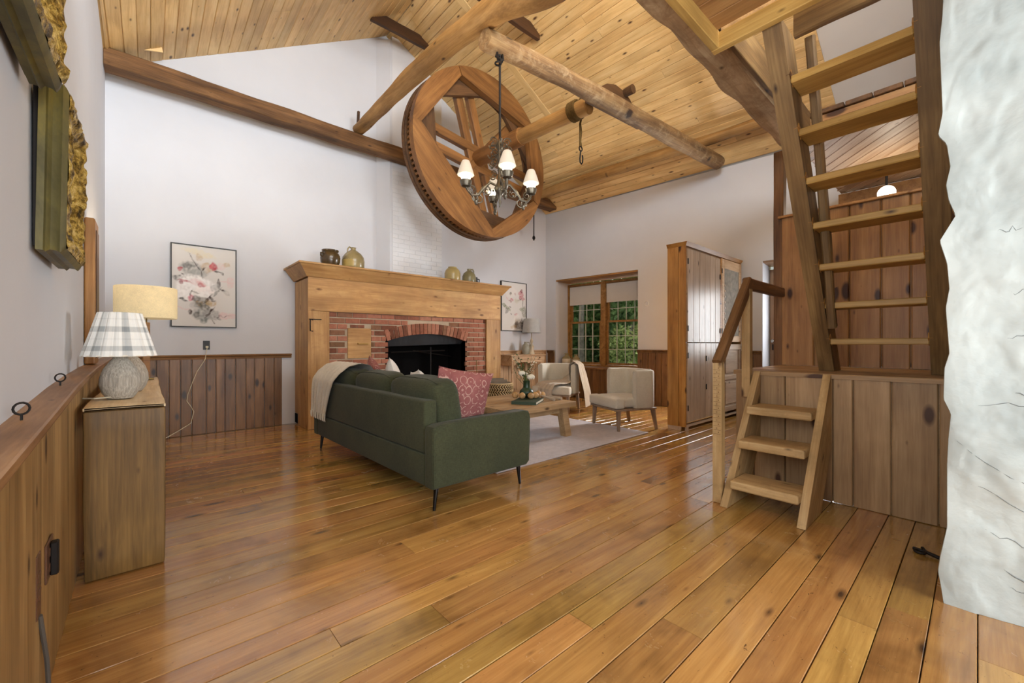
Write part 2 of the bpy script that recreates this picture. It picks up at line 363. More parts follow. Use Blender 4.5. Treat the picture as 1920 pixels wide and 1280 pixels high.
# ---------------------------------------------------------------- mesh helpers
class B:
    def __init__(s): s.bm = bmesh.new()
    def add(s, verts, faces, M=None):
        vs = [s.bm.verts.new(M @ Vector(v) if M is not None else Vector(v)) for v in verts]
        for f in faces:
            try: s.bm.faces.new([vs[i] for i in f])
            except ValueError: pass
        return s
    def box(s, c, d, R=None, ch=0.0, seg=1):
        t = bmesh.new(); bmesh.ops.create_cube(t, size=1)
        for v in t.verts: v.co = Vector((v.co.x * d[0], v.co.y * d[1], v.co.z * d[2]))
        if ch > 0: bmesh.ops.bevel(t, geom=t.edges[:], offset=min(ch, min(d) * .49), segments=seg, profile=.5, affect='EDGES')
        M = Matrix.Translation(c) @ (R.to_4x4() if R is not None else Matrix.Identity(4))
        t.verts.index_update(); vs = [v.co.copy() for v in t.verts]; fs = [[v.index for v in f.verts] for f in t.faces]; t.free()
        return s.add(vs, fs, M)
    def prism(s, pts, a, b):          # two lists of matching 3d points, capped
        n = len(pts)
        va = [Vector(p) + Vector(a) for p in pts]; vb = [Vector(p) + Vector(b) for p in pts]
        return s.add(va + vb, [list(range(n))[::-1], list(range(n, 2 * n))] + [[i, (i + 1) % n, n + (i + 1) % n, n + i] for i in range(n)])
    def tube(s, pts, r, n=8, cap=True, flat=1.0):
        pts = [Vector(p) for p in pts]; m = len(pts); rs = r if hasattr(r, '__len__') else [r] * m
        vs = []; fs = []; up = None
        for i, p in enumerate(pts):
            d = (pts[min(i + 1, m - 1)] - pts[max(i - 1, 0)])
            d = d.normalized() if d.length > 1e-9 else Vector((0, 0, 1))
            if up is None: up = Vector((0, 0, 1)) if abs(d.z) < .9 else Vector((1, 0, 0))
            u = d.cross(up); u = u.normalized() if u.length > 1e-6 else d.orthogonal().normalized()
            w = u.cross(d).normalized(); up = w
            for k in range(n):
                a = 2 * pi * k / n; vs.append(p + u * (cos(a) * rs[i]) + w * (sin(a) * rs[i] * flat))
        for i in range(m - 1):
            for k in range(n):
                fs.append([i * n + k, i * n + (k + 1) % n, (i + 1) * n + (k + 1) % n, (i + 1) * n + k])
        if cap: fs += [list(range(n))[::-1], list(range((m - 1) * n, m * n))]
        return s.add(vs, fs)
    def lathe(s, prof, n=20, c=(0, 0, 0), M=None, a0=0, a1=2 * pi, fn=None):
        full = abs(a1 - a0 - 2 * pi) < 1e-6; vs = []; fs = []; k = n if full else n + 1; c = Vector(c)
        for (r, z) in prof:
            for j in range(k):
                a = a0 + (a1 - a0) * j / n; rr = r * (fn(a, z) if fn else 1)
                p = Vector((rr * cos(a), rr * sin(a), z)); vs.append((M @ p if M is not None else p) + c)
        for i in range(len(prof) - 1):
            for j in range(n if full else n):
                j2 = (j + 1) % k
                fs.append([i * k + j, i * k + j2, (i + 1) * k + j2, (i + 1) * k + j])
        if full and prof[0][0] > 1e-5: fs.append(list(range(k))[::-1])
        if full and prof[-1][0] > 1e-5: fs.append(list(range((len(prof) - 1) * k, len(prof) * k)))
        return s.add(vs, fs)
    def ball(s, c, r, n=10, sq=(1, 1, 1)):
        h = max(4, n // 2)
        return s.lathe([(max(1e-6, r * sin(pi * i / h)), -r * cos(pi * i / h)) for i in range(h + 1)], n, c, Matrix.Diagonal((*sq,)))
    def torus(s, c, R, r, M=None, n=14, k=6):
        vs = []; fs = []; c = Vector(c)
        for i in range(n):
            a = 2 * pi * i / n
            for j in range(k):
                b = 2 * pi * j / k; p = Vector(((R + r * cos(b)) * cos(a), (R + r * cos(b)) * sin(a), r * sin(b)))
                vs.append((M @ p if M is not None else p) + c)
        for i in range(n):
            for j in range(k):
                fs.append([i * k + j, ((i + 1) % n) * k + j, ((i + 1) % n) * k + (j + 1) % k, i * k + (j + 1) % k])
        return s.add(vs, fs)
    def grid(s, fn, nu, nv):
        return s.add([fn(i / nu, j / nv) for j in range(nv + 1) for i in range(nu + 1)],
                     [[j * (nu + 1) + i, j * (nu + 1) + i + 1, (j + 1) * (nu + 1) + i + 1, (j + 1) * (nu + 1) + i] for j in range(nv) for i in range(nu)])
    def mesh(s, name, smooth=False):
        bmesh.ops.remove_doubles(s.bm, verts=s.bm.verts, dist=1e-6)
        bmesh.ops.recalc_face_normals(s.bm, faces=s.bm.faces)
        me = bpy.data.meshes.new(name); s.bm.to_mesh(me); s.bm.free()
        if smooth:
            me.polygons.foreach_set('use_smooth', [True] * len(me.polygons))
            try: me.set_sharp_from_angle(angle=radians(42))
            except Exception: pass
        return me
    def obj(s, name, mat, parent=None, smooth=False, loc=None, rot=None):
        return link(name, s.mesh(name, smooth), mat, parent, loc, rot)
def link(name, me, mat, parent=None, loc=None, rot=None):
    o = bpy.data.objects.new(name, me); COL.objects.link(o)
    if mat is not None and not me.materials: me.materials.append(mat)
    if parent is not None: o.parent = parent
    if loc is not None: o.location = loc
    if rot is not None: o.rotation_euler = rot
    return o
def empty(name, loc=(0, 0, 0), rz=0.0):
    o = bpy.data.objects.new(name, None); COL.objects.link(o); o.location = loc; o.rotation_euler = (0, 0, rz); o.empty_display_size = .1
    return o
def tag(o, label, cat, group=None):
    o['label'] = label; o['category'] = cat
    if group: o['group'] = group
    return o
def thing(name, label, cat, loc=(0, 0, 0), rz=0.0, group=None):
    return tag(empty(name, loc, rz), label, cat, group)
def struct(o): o['kind'] = 'structure'; return o
def copy_tree(o, parent=None):
    c = o.copy(); COL.objects.link(c)
    if parent is not None: c.parent = parent
    for ch in list(o.children): copy_tree(ch, c)
    return c
PC = {}
def plank(name, p0, p1, w, t, n, mat, parent=None, ch=.004):
    """board whose outer face runs centred from p0 to p1, facing n, thickness t behind it; its own x axis runs along the grain"""
    p0, p1, n = Vector(p0), Vector(p1), Vector(n); L = (p1 - p0).length; x = (p1 - p0).normalized()
    n = (n - x * n.dot(x)).normalized(); y = n.cross(x)
    key = (round(L, 3), round(w, 3), round(t, 3), round(ch, 4), mat.name)
    if key not in PC:
        h = w / 2; prof = [(-h, -t), (h, -t), (h, -ch), (h - ch, 0), (-h + ch, 0), (-h, -ch)]
        PC[key] = B().prism([(0, a, b) for a, b in prof], (-L / 2, 0, 0), (L / 2, 0, 0)).mesh(name); PC[key].materials.append(mat)
    o = bpy.data.objects.new(name, PC[key]); COL.objects.link(o)
    if parent is not None: o.parent = parent
    m = Matrix((x, y, n)).transposed().to_4x4(); m.translation = (p0 + p1) / 2
    o.matrix_basis = m
    return o
def reframe(o, xdir):
    """turn an object's own frame so that its x axis runs along xdir, geometry staying put (grain follows x)"""
    x = Vector(xdir).normalized(); z = Vector((0, 1, 0)) if abs(x.y) < .9 else Vector((1, 0, 0)); z = (z - x * z.dot(x)).normalized(); y = z.cross(x)
    M = Matrix((x, y, z)).transposed().to_4x4()
    c = sum((v.co for v in o.data.vertices), Vector()) / max(1, len(o.data.vertices)); M.translation = c
    o.data.transform(M.inverted()); o.matrix_basis = o.matrix_basis @ M
    return o
def beam(name, p0, p1, w, h, mat, up=(0, 0, 1), parent=None, ch=.01, seg=14, rough=.008, seed=0):
    """squared timber with slightly hewn faces; p0,p1 run along its axis"""
    p0, p1 = Vector(p0), Vector(p1); L = (p1 - p0).length; x = (p1 - p0).normalized(); u = Vector(up); u = (u - x * u.dot(x)).normalized(); y = u.cross(x)
    prof = []
    k = 4
    cs = [(-w/2, -h/2), (w/2, -h/2), (w/2, h/2), (-w/2, h/2)]
    for i in range(4):
        a, b = Vector(cs[i]), Vector(cs[(i+1) % 4]); d = (b - a).normalized()
        for q in (ch / (b - a).length, .35, .65, 1 - ch / (b - a).length): prof.append(a + (b - a) * q)
    n = len(prof); vs = []; fs = []
    for i in range(seg + 1):
        X = -L/2 + L * i / seg
        for q in prof:
            nn = noise.noise(Vector((X * 2.3 + seed, q.x * 9, q.y * 9))); r = 1 + rough * nn / (min(w, h) * .5)
            vs.append((X, q.x * r, q.y * r))
    for i in range(seg):
        for j in range(n): fs.append([i*n+j, i*n+(j+1) % n, (i+1)*n+(j+1) % n, (i+1)*n+j])
    fs += [list(range(n))[::-1], list(range(seg*n, seg*n+n))]
    o = B().add(vs, fs).obj(name, mat, parent)
    m = Matrix((x, y, u)).transposed().to_4x4(); m.translation = (p0 + p1) / 2; o.matrix_basis = m
    return o
def log(name, pts, rs, mat, parent=None, seg=40, n=14, rough=.012, seed=0.0):
    """round pole through control points; built with its own x axis along the length"""
    pts = [Vector(p) for p in pts]; x = (pts[-1] - pts[0]).normalized(); z = Vector((0, 0, 1)); z = (z - x * z.dot(x)).normalized(); y = z.cross(x)
    R = Matrix((x, y, z)); o0 = pts[0]; lp = [R @ (p - o0) for p in pts]; vs = []; fs = []
    m = len(lp) - 1
    def at(t):
        f = t * m; i = min(int(f), m - 1); a = f - i
        P = [lp[max(i-1, 0)], lp[i], lp[i+1], lp[min(i+2, m)]]
        q = .5 * ((2*P[1]) + (P[2]-P[0])*a + (2*P[0]-5*P[1]+4*P[2]-P[3])*a*a + (3*P[1]-P[0]-3*P[2]+P[3])*a**3)
        return q, rs[i] + (rs[i+1] - rs[i]) * a
    for i in range(seg + 1):
        c, r = at(i / seg)
        for k in range(n):
            a = 2 * pi * k / n; rr = r + rough * noise.noise(Vector((c.x * 2.2 + seed, cos(a) * 1.2, sin(a) * 1.2 + seed)))
            vs.append(c + Vector((0, cos(a) * rr, sin(a) * rr)))
    for i in range(seg):
        for k in range(n): fs.append([i*n+k, i*n+(k+1) % n, (i+1)*n+(k+1) % n, (i+1)*n+k])
    fs += [list(range(n))[::-1], list(range(seg*n, seg*n+n))]
    o = B().add(vs, fs).obj(name, mat, parent, True)
    M = R.transposed().to_4x4(); M.translation = o0; o.matrix_basis = M
    return o
def pillow(w, h, t, puff=.5, nu=18, nv=18, pinch=.06):
    b = B()
    for sgn in (1, -1):
        def f(u, v, sgn=sgn):
            x, y = 2*u - 1, 2*v - 1
            d = max(0, (1 - abs(x)**2.6)) ** puff * max(0, (1 - abs(y)**2.6)) ** puff
            px = x * w/2 * (1 - pinch * (1 - abs(y)**3) * abs(x)); py = y * h/2 * (1 - pinch * (1 - abs(x)**3) * abs(y))
            return Vector((px, sgn * (t/2 * d + .006 * noise.noise(Vector((x * 2.4, y * 2.4, sgn)))*d), py))
        b.grid(f, nu, nv)
    return b
# ================================================================ THE SETTING
RP = Vector((7.177, 3.82, 0)); RD = Vector((-.10973, .99396, 0)); RN = Vector((.99396, .10973, 0))
def W(s, off=0.0, z=0.0): return RP + RD * s + RN * off + Vector((0, 0, z))
def xl(y): return -.27 - .0152 * y            # plaster face of the left wall
APX, APZ, YB, YF = 3.0, 6.33, 6.6, -3.0
def eave(y):                                   # top edge of the right wall
    return 6.87 + (6.6 - y) * .1104, 4.13 + (6.6 - y) * .008
def roofR(y, v):
    ex, ez = eave(y); return Vector((APX + (ex - APX) * v, y, APZ + (ez - APZ) * v))
def roofL(y, v): return Vector((APX + (-.42 - APX) * v, y, APZ - .597 * (3.42 * v)))

# ---- floor: each board is a piece
floor = struct(B().box((3.5, 1.8, -.06), (9.4, 10.0, .06)).obj('floor', m_darkbeam))
ys = [.001, .133, .269, .398, .56, .709, .88, 1.029, 1.163, 1.288, 1.44, 1.605, 1.74, 1.881, 2.05, 2.231, 2.402]
while ys[-1] < 6.6: ys.append(ys[-1] + random.choice((.135, .15, .165, .18)))
while ys[0] > -2.95: ys.insert(0, ys[0] - random.choice((.15, .17, .19)))
fixed = {.709: [1.62], .88: [3.2], 1.605: [.55], 1.029: [1.35], .133: [2.43], .269: [2.2], 2.05: [1.1]}
for a, c in zip(ys, ys[1:]):
    if a > 6.6: break
    cuts = [-.33] + sorted(fixed.get(round(a, 3), [random.uniform(.5, 3.4)]) + [random.uniform(4.2, 6.3)]) + [7.75]
    for q, r in zip(cuts, cuts[1:]):
        plank('plank', (q + .0012, (a + c) / 2, random.uniform(-.0012, .0006)), (r - .0012, (a + c) / 2, random.uniform(-.0012, .0006)), c - a - .0035, .028, (0, 0, 1), m_floor, floor, .0022)

# ---- left wall, wainscot boards, cap rail
def quad_wall(name, pts, a, b, mat): return struct(B().prism(pts, a, b).obj(name, mat))
wl = quad_wall('wall_left', [(xl(-3), -3, -.03), (xl(6.75), 6.75, -.03), (xl(6.75), 6.75, 4.32), (xl(-3), -3, 4.32)], (0, 0, 0), (-.3, 0, 0), m_wall)
capz = [(-.6, .80), (.4, .858), (1.0, .893), (1.5, .917), (2.0, .942), (2.5, .968), (3.0, .985), (3.8, 1.0), (6.56, 1.008)]
def cz(y):
    for (a, za), (b_, zb) in zip(capz, capz[1:]):
        if y <= b_: return za + (zb - za) * (y - a) / (b_ - a)
    return capz[-1][1]
y = -.5
wid = [.16, .13, .15, .1, .17, .14, .12, .16]
i = 0
while y < 6.5:
    w = wid[i % 8]; i += 1; x = xl(y) + .05; y2 = min(y + w, 6.55)
    plank('panel_board', (x, (y + y2) / 2, .004), (x, (y + y2) / 2, cz((y + y2) / 2) - .03), y2 - y - .002, .022, (1, 0, 0), m_wainsl, wl, .003)
    y = y2
prof = [(-.005, -.028), (.082, -.028), (.085, -.02), (.085, 0), (.080, .004), (-.005, .006)]
vs, fs = [], []
for (yy, zz) in capz:
    for (dx, dz) in prof: vs.append((xl(yy) + dx, yy, zz + dz))
n6 = len(prof)
for k in range(len(capz) - 1):
    for j in range(n6): fs.append([k*n6+j, k*n6+(j+1) % n6, (k+1)*n6+(j+1) % n6, (k+1)*n6+j])
fs += [list(range(n6)), list(range((len(capz)-1)*n6, len(capz)*n6))]
m_trimy = wood('cap_rail_pine', '6b4825', '8a633d', 'a57d50', axis=1, rough=.45, knots=.3, var=.04, stain=.2, bmp=.15)
struct(B().add(vs, fs).obj('trim_1', m_trimy))
struct(plank('trim_2', (xl(-1) + .03, -2.8, 4.40), (xl(6) + .03, 6.34, 4.40), .15, .02, (1, 0, .05), m_ceil))     # board along the top of the left wall

# ---- back wall with its gable
wb = quad_wall('wall_back', [(-.75, YB, -.03), (7.2, YB, -.03), (7.2, YB, 4.1), (6.87, YB, 4.16), (3, YB, 6.36), (-.42, YB, 4.3), (-.75, YB, 4.3)], (0, 0, 0), (0, .3, 0), m_wall)
x = xl(6.5) + .055
for w in [.15, .12, .115, .118, .11, .112, .149, .098, .10, .115, .118, .10, .12, .12, .1]:
    if x > 1.5: break
    x2 = min(x + w, 1.555)
    plank('panel_board', ((x + x2) / 2, YB - .03, .004), ((x + x2) / 2, YB - .03, .975), x2 - x - .006, .022, (0, -1, 0), m_wainsb, wb, .006)
    x = x2
x = 4.96
while x < 6.84:
    x2 = min(x + random.choice((.1, .12, .135)), 6.84)
    plank('panel_board', ((x + x2) / 2, YB - .03, .004), ((x + x2) / 2, YB - .03, .975), x2 - x - .006, .022, (0, -1, 0), m_stand, wb, .006)
    x = x2
def caprail(name, a, b_, nrm, mat):
    a, b_, nrm = Vector(a), Vector(b_), Vector(nrm)
    pr = [(0, -.05), (.036, -.05), (.04, -.03), (.034, -.02), (.05, -.012), (.055, .0), (.05, .008), (0, .01)]
    return struct(B().prism([a + nrm * p + Vector((0, 0, q)) for p, q in pr], (0, 0, 0), b_ - a).obj(name, mat))
caprail('trim_3', (xl(6.5) + .07, YB - .002, 1.003), (1.55, YB - .002, 1.006), (0, -1, 0), m_trim)
caprail('trim_4', (4.97, YB - .002, 1.003), (6.84, YB - .002, 1.006), (0, -1, 0), m_stand)

# ---- right wall with window and door openings
wr = B()
OUT = .62
def wseg(s0, s1, z0, z1):
    wr.add([W(s0, 0, z0), W(s1, 0, z0), W(s1, OUT, z0), W(s0, OUT, z0), W(s0, 0, z1), W(s1, 0, z1), W(s1, OUT, z1), W(s0, OUT, z1)],
           [(0, 1, 2, 3), (4, 5, 6, 7), (0, 1, 5, 4), (1, 2, 6, 5), (2, 3, 7, 6), (3, 0, 4, 7)])
TOPZ = 4.13
wseg(2.514, 3.1, -.03, TOPZ); wseg(.551, 2.514, -.03, .655); wseg(.551, 2.514, 2.595, TOPZ); wseg(-1.553, .551, -.03, TOPZ)
wseg(-2.5, -1.553, 2.478, TOPZ); wseg(-6.9, -2.5, -.03, TOPZ)
wright = struct(wr.obj('wall_right', m_wall))
def rboards(s0, s1, z1, mat=m_wains):
    s = s0
    while s < s1 - .005:
        e = min(s + random.choice((.11, .13, .15, .14)), s1)
        plank('panel_board', W((s + e) / 2, -.028, .004), W((s + e) / 2, -.028, z1), e - s - .005, .02, -RN, mat, wright, .005)
        s = e
rboards(.551, 2.73, .63); rboards(2.516, 2.73, .99 ) if False else None
# taller boards left and right of the window, cap rails
s = 2.516
while s < 2.70:
    e = min(s + .1, 2.71)
    plank('panel_board', W((s + e) / 2, -.05, .004), W((s + e) / 2, -.05, .985), e - s - .005, .02, -RN, m_wains, wright, .005); s = e
rboards(-1.553, .549, 1.02)
caprail('trim_5', W(2.516, -.045, 1.003), W(2.70, -.045, 1.003), -RN, m_wains)
caprail('trim_6', W(-1.55, -.002, 1.035), W(.549, -.002, 1.035), -RN, m_wains)
# window seat ledge and wooden head board
struct(B().add([W(.553, -.075, .628), W(2.512, -.075, .628), W(2.512, .6, .628), W(.553, .6, .628), W(.553, -.075, .66), W(2.512, -.075, .66), W(2.512, .6, .66), W(.553, .6, .66)],
        [(0, 1, 2, 3), (4, 5, 6, 7), (0, 1, 5, 4), (1, 2, 6, 5), (2, 3, 7, 6), (3, 0, 4, 7)]).obj('trim_7', m_trim))
struct(plank('trim_8', W(.556, .30, 2.565), W(2.509, .30, 2.565), .58, .028, (0, 0, -1), m_window, None, .003))

# ---- window_1: two sash units with small panes
win = struct(empty('window_1', W(1.58, .52, .66)))
def L(s, off, z): return W(s, off, z) - Vector(win.location)
def wbar(name, s0, s1, z0, z1, o0, o1, mat, parent):
    return B().add([L(s0, o0, z0), L(s1, o0, z0), L(s1, o1, z0), L(s0, o1, z0), L(s0, o0, z1), L(s1, o0, z1), L(s1, o1, z1), L(s0, o1, z1)],
            [(0, 1, 2, 3), (4, 5, 6, 7), (0, 1, 5, 4), (1, 2, 6, 5), (2, 3, 7, 6), (3, 0, 4, 7)]).obj(name, mat, parent)
Z0, Z1, ZM = .66, 2.53, 1.645
wbar('window_frame', .56, .64, Z0, Z1, .47, .60, m_window, win); wbar('window_frame', 2.47, 2.512, Z0, Z1, .47, .60, m_window, win)
wbar('window_frame', 1.515, 1.635, Z0, Z1, .46, .60, m_window, win)
for (a, b_) in ((.64, 1.515), (1.635, 2.47)):
    wbar('window_frame', a, b_, Z1 - .05, Z1, .47, .60, m_window, win); wbar('window_frame', a, b_, Z0, Z0 + .035, .47, .60, m_window, win)
for (a, b_) in ((.645, 1.51), (1.64, 2.465)):
    for (z0, z1, o, nr) in ((Z0 + .04, ZM + .02, .50, 3), (ZM - .02, Z1 - .055, .545, 3)):
        st = .045
        ss = B()
        def add4(s0, s1, q0, q1, o0=o, o1=o + .04):
            ss.add([L(s0, o0, q0), L(s1, o0, q0), L(s1, o1, q0), L(s0, o1, q0), L(s0, o0, q1), L(s1, o0, q1), L(s1, o1, q1), L(s0, o1, q1)],
                   [(0, 1, 2, 3), (4, 5, 6, 7), (0, 1, 5, 4), (1, 2, 6, 5), (2, 3, 7, 6), (3, 0, 4, 7)])
        add4(a, a + st, z0, z1); add4(b_ - st, b_, z0, z1); add4(a + st, b_ - st, z0, z0 + .045); add4(a + st, b_ - st, z1 - .04, z1)
        sash = ss.obj('sash', m_window, win)
        ia, ib, iz0, iz1 = a + st, b_ - st, z0 + .045, z1 - .04
        for k in range(1, 4):
            q = ia + (ib - ia) * k / 4; wbar('muntin', q - .006, q + .006, iz0, iz1, o + .012, o + .03, m_sage, sash)
        for k in range(1, nr):
            q = iz0 + (iz1 - iz0) * k / nr; wbar('muntin', ia, ib, q - .006, q + .006, o + .010, o + .028, m_sage, sash)
        wbar('pane', ia, ib, iz0, iz1, o + .0305, o + .0325, m_glass, sash)
for k, (a, b_, zz) in enumerate(((.65, 1.505, 2.06), (1.645, 2.46, 2.045))):
    bl = tag(B().add([W(a, .485, zz), W(b_, .485, zz), W(b_, .489, zz), W(a, .489, zz), W(a, .485, 2.47), W(b_, .485, 2.47), W(b_, .489, 2.47), W(a, .489, 2.47)],
        [(0, 1, 2, 3), (4, 5, 6, 7), (0, 1, 5, 4), (1, 2, 6, 5), (2, 3, 7, 6), (3, 0, 4, 7)]).obj('roller_blind', m_blind),
        ('half lowered white roller blind over the window sash nearer the armoire', 'half lowered white roller blind over the window sash nearer the room corner')[k], 'blind', 'roller blinds')

# ---- invented window frame before the fill lamp, no opening, hidden behind the armoire
w2 = struct(empty('added_window_bars', W(-.55, -.02, .9)))
def L2w(s, off, z): return W(s, off, z) - Vector(w2.location)
for (s0, s1, z0, z1) in ((-.97, -.91, .92, 2.18), (-.19, -.13, .92, 2.18), (-.91, -.19, .92, .98), (-.91, -.19, 2.12, 2.18), (-.555, -.545, .98, 2.12), (-.91, -.19, 1.36, 1.37), (-.91, -.19, 1.74, 1.75)):
    B().add([L2w(s0, -.03, z0), L2w(s1, -.03, z0), L2w(s1, -.001, z0), L2w(s0, -.001, z0), L2w(s0, -.03, z1), L2w(s1, -.03, z1), L2w(s1, -.001, z1), L2w(s0, -.001, z1)], [(0, 1, 2, 3), (4, 5, 6, 7), (0, 1, 5, 4), (1, 2, 6, 5), (2, 3, 7, 6), (3, 0, 4, 7)]).obj('window_frame', m_window, w2)
# ---- door_1 in its deep reveal
door = struct(empty('door_1', W(-2.03, .50, .0)))
def D(s, off, z): return W(s, off, z) - Vector(door.location)
for k in range(6):
    a = -2.49 + k * .155; plank('board', D(a + .077, .50, .01), D(a + .077, .50, 2.40), .150, .04, -RN, m_door, door, .005)
B().box(D(-2.03, .56, 1.2), (.03, .93, 2.4), Matrix.Rotation(-.11, 3, 'Z').inverted()).obj('door_panel', m_door, door)
for (s0, s1, z0, z1) in ((-2.45, -2.42, .96, 2.14), (-1.98, -1.95, .96, 2.14), (-2.42, -1.98, .96, .99), (-2.42, -1.98, 2.11, 2.14)):  # invented glazing bars on the door, set around the fill lamp
    B().add([D(s0, .44, z0), D(s1, .44, z0), D(s1, .498, z0), D(s0, .498, z0), D(s0, .44, z1), D(s1, .44, z1), D(s1, .498, z1), D(s0, .498, z1)], [(0, 1, 2, 3), (4, 5, 6, 7), (0, 1, 5, 4), (1, 2, 6, 5), (2, 3, 7, 6), (3, 0, 4, 7)]).obj('added_glazing_frame', m_door, door)
dk = B(); dk.lathe([(.012, 0), (.012, .03), (.03, .04), (.032, .055), (.02, .07), (0, .072)], 14, D(-1.62, .46, 1.2), Vector((0, 0, 1)).rotation_difference(-RN).to_matrix())
dk.obj('door_knob', m_knob, door, True)
kp = B(); kp.box(D(-1.62, .488, 1.10), (.012, .045, .10), Matrix.Rotation(.11, 3, 'Z'), .004); kp.obj('lock_plate', m_iron, door)
struct(plank('trim_9', W(-2.5, .27, 2.45), W(-1.556, .27, 2.45), .50, .026, (0, 0, -1), m_door))
struct(B().box(W(-2.03, .25, -.015), (.5, .95, .02)).obj('trim_10', m_platf))

# ---- roof boards: two slopes, each board a piece
cb = B()
cb.prism([roofL(YF, 1) + Vector((-.2, 0, .04)), Vector((APX, YF, APZ + .05)), Vector((APX, YF, APZ + .15)), roofL(YF, 1) + Vector((-.2, 0, .15))], (0, 0, 0), (0, YB + .1 - YF, 0))
cb.grid(lambda u, v: roofR(YF + u * (YB + .1 - YF), v * 1.07) + Vector((0, 0, .03)), 16, 16)
cb.grid(lambda u, v: roofR(YF + u * (YB + .1 - YF), v * 1.07) + Vector((0, 0, .13)), 16, 1)
ceil = struct(cb.obj('ceiling', m_wroof))
YE = 1.28                                       # the boarding stops at the big beam; beyond it the slope is white
def roof_boards(fn, n, y0s, y1, up):
    for i in range(n):
        v0, v1 = i / n, (i + 1) / n; y0 = y0s
        cuts = [y0, random.uniform(y0 + .8, y1 - .8), y1] if random.random() < .75 else [y0, y1]
        if random.random() < .4: cuts = sorted(cuts + [random.uniform(y0 + .5, y1 - .5)])
        for a, c in zip(cuts, cuts[1:]):
            if c - a < .15: continue
            P = [fn(a + .001, v0), fn(a + .001, v1), fn(c - .001, v1), fn(c - .001, v0)]
            mid = sum(P, Vector()) / 4; xax = ((P[3] + P[2]) - (P[0] + P[1])).normalized(); nn = (P[1] - P[0]).cross(P[3] - P[0]).normalized()
            if nn.z > 0: nn = -nn
            yax = nn.cross(xax); R = Matrix((xax, yax, nn)); j = random.uniform(-.0015, .0015)
            l = [R @ (p - mid) for p in P]; top = []; rim = []
            for q in l:
                sy = 1 if q.y > 0 else -1
                top.append(Vector((q.x, q.y - sy * .0065, j))); rim.append(Vector((q.x, q.y - sy * .0015, -.006 + j)))
            bot = [Vector((q.x, q.y, -.022)) for q in rim]
            o = B().add(top + rim + bot, [(0, 1, 2, 3), (0, 1, 5, 4), (1, 2, 6, 5), (2, 3, 7, 6), (3, 0, 4, 7), (4, 5, 9, 8), (5, 6, 10, 9), (6, 7, 11, 10), (7, 4, 8, 11)]).obj('ceiling_board', m_ceil, ceil)
            M = R.transposed().to_4x4(); M.translation = mid; o.matrix_basis = M
roof_boards(roofR, 36, YE, YB - .002, 1)
roof_boards(roofL, 31, YF + .1, YB - .002, 1)
# white slope over the stair well (plain drywall) is the underside of 'ceiling' itself
struct(plank('trim_11', roofR(4.96, .02) + Vector((0, 0, -.004)), roofR(4.96, .60) + Vector((0, 0, -.004)), .13, .02, (-.5, 0, -.87), m_ceil))
struct(plank('trim_12', (xl(6) + .06, 6.34, 4.50), (.12, 6.30, 4.60), .09, .02, (.0, -1, -.15), m_ceil))

# ---- front wall behind the camera with invented openings at two fill lamps, inner walls of the stair well
def frontwall():
    b = B()
    def q(x0, x1, z0, z1): b.box(((x0 + x1) / 2, YF - .15, (z0 + z1) / 2), (x1 - x0, .3, z1 - z0))
    q(-.7, -.15, -.03, 3.5); q(2.5, 8.4, -.03, 3.5); q(-.15, 2.5, -.03, .7); q(-.15, 2.5, 2.4, 3.5)
    q(-.7, .8, 3.5, 4.6); q(4.6, 8.4, 3.5, 4.6); b.box((2.7, YF - .15, 5.9), (3.8, .3, 1.1))
    b.box((.4, YF - .15, 5.0), (.8, .3, .8)); b.box((5.2, YF - .15, 4.9), (1.2, .3, .8))
    return struct(b.obj('wall_front', m_wall))
frontwall()
struct(B().box((5.5, -.5, 3.0), (4.8, .1, 6.4)).obj('wall_stair', m_wall))
# end panels of the camera side stay out of view
# ---- rough plastered stone wall at the right
edge = [(0.115, 0.0), (0.122, 0.062), (0.132, 0.135), (0.125, 0.204), (0.104, 0.341), (0.104, 0.618), (0.1, 0.731), (0.092, 0.843), (0.115, 0.907), (0.112, 1.043), (0.097, 1.11), (0.108, 1.309), (0.097, 1.396), (0.104, 1.508), (0.127, 1.612), (0.078, 1.714), (0.099, 1.785), (0.107, 1.856), (0.094, 1.93), (0.105, 2.036), (0.132, 2.084), (0.118, 2.181), (0.127, 2.499), (0.118, 2.611), (0.115, 2.688), (.12, 3.1)]
def ey(z):
    for (a, za), (c, zb) in zip(edge, edge[1:]):
        if z <= zb: return a + (c - a) * max(0, (z - za)) / (zb - za)
    return .12
def stone_pt(y, z):
    p = Vector((y * 1.7, z * 1.7, 0)); d = .03 * noise.noise(p * 1.2) + .014 * noise.noise(p * 3.1 + Vector((5, 2, 1)))
    q = noise.noise(p * 2.1 + Vector((1.3 * noise.noise(p * 3), 1.3 * noise.noise(p * 3 + Vector((9, 4, 2))), 3)))
    d += .009 * max(-.25, min(.25, q * 5.0)) + .003 * noise.noise(p * 13) + .0015 * noise.noise(p * 30)
    return d
NZ, NY, NX = 190, 110, 10
vs, fs = [], []
for j in range(NZ + 1):
    z = 3.01 * j / NZ
    for i in range(NX + NY + 1):
        if i < NX:      # ragged end of the wall, turning back from the corner
            f = 1 - i / NX; x = 2.66 + f * f * .5; yy = ey(z) + .02 * noise.noise(Vector((x * 4, z * 5, 2))) * f - .012 * (1 - f) ** 2 - .11 * f ** 1.3
            if f < .25: x -= 0
            vs.append((x, yy, z))
        else:
            f = (i - NX) / NY; yy = (ey(z) - .012) - f ** 1.4 * (ey(z) + 1.3); fall = min(1, f * 8); x = 2.65 - stone_pt(yy, z) * (.35 + .65 * fall) + (.01 if f == 0 else 0)
            vs.append((x, yy, z))
w_ = NX + NY + 1
for j in range(NZ):
    for i in range(w_ - 1): fs.append([j*w_+i, j*w_+i+1, (j+1)*w_+i+1, (j+1)*w_+i])
ws = B().add(vs, fs)
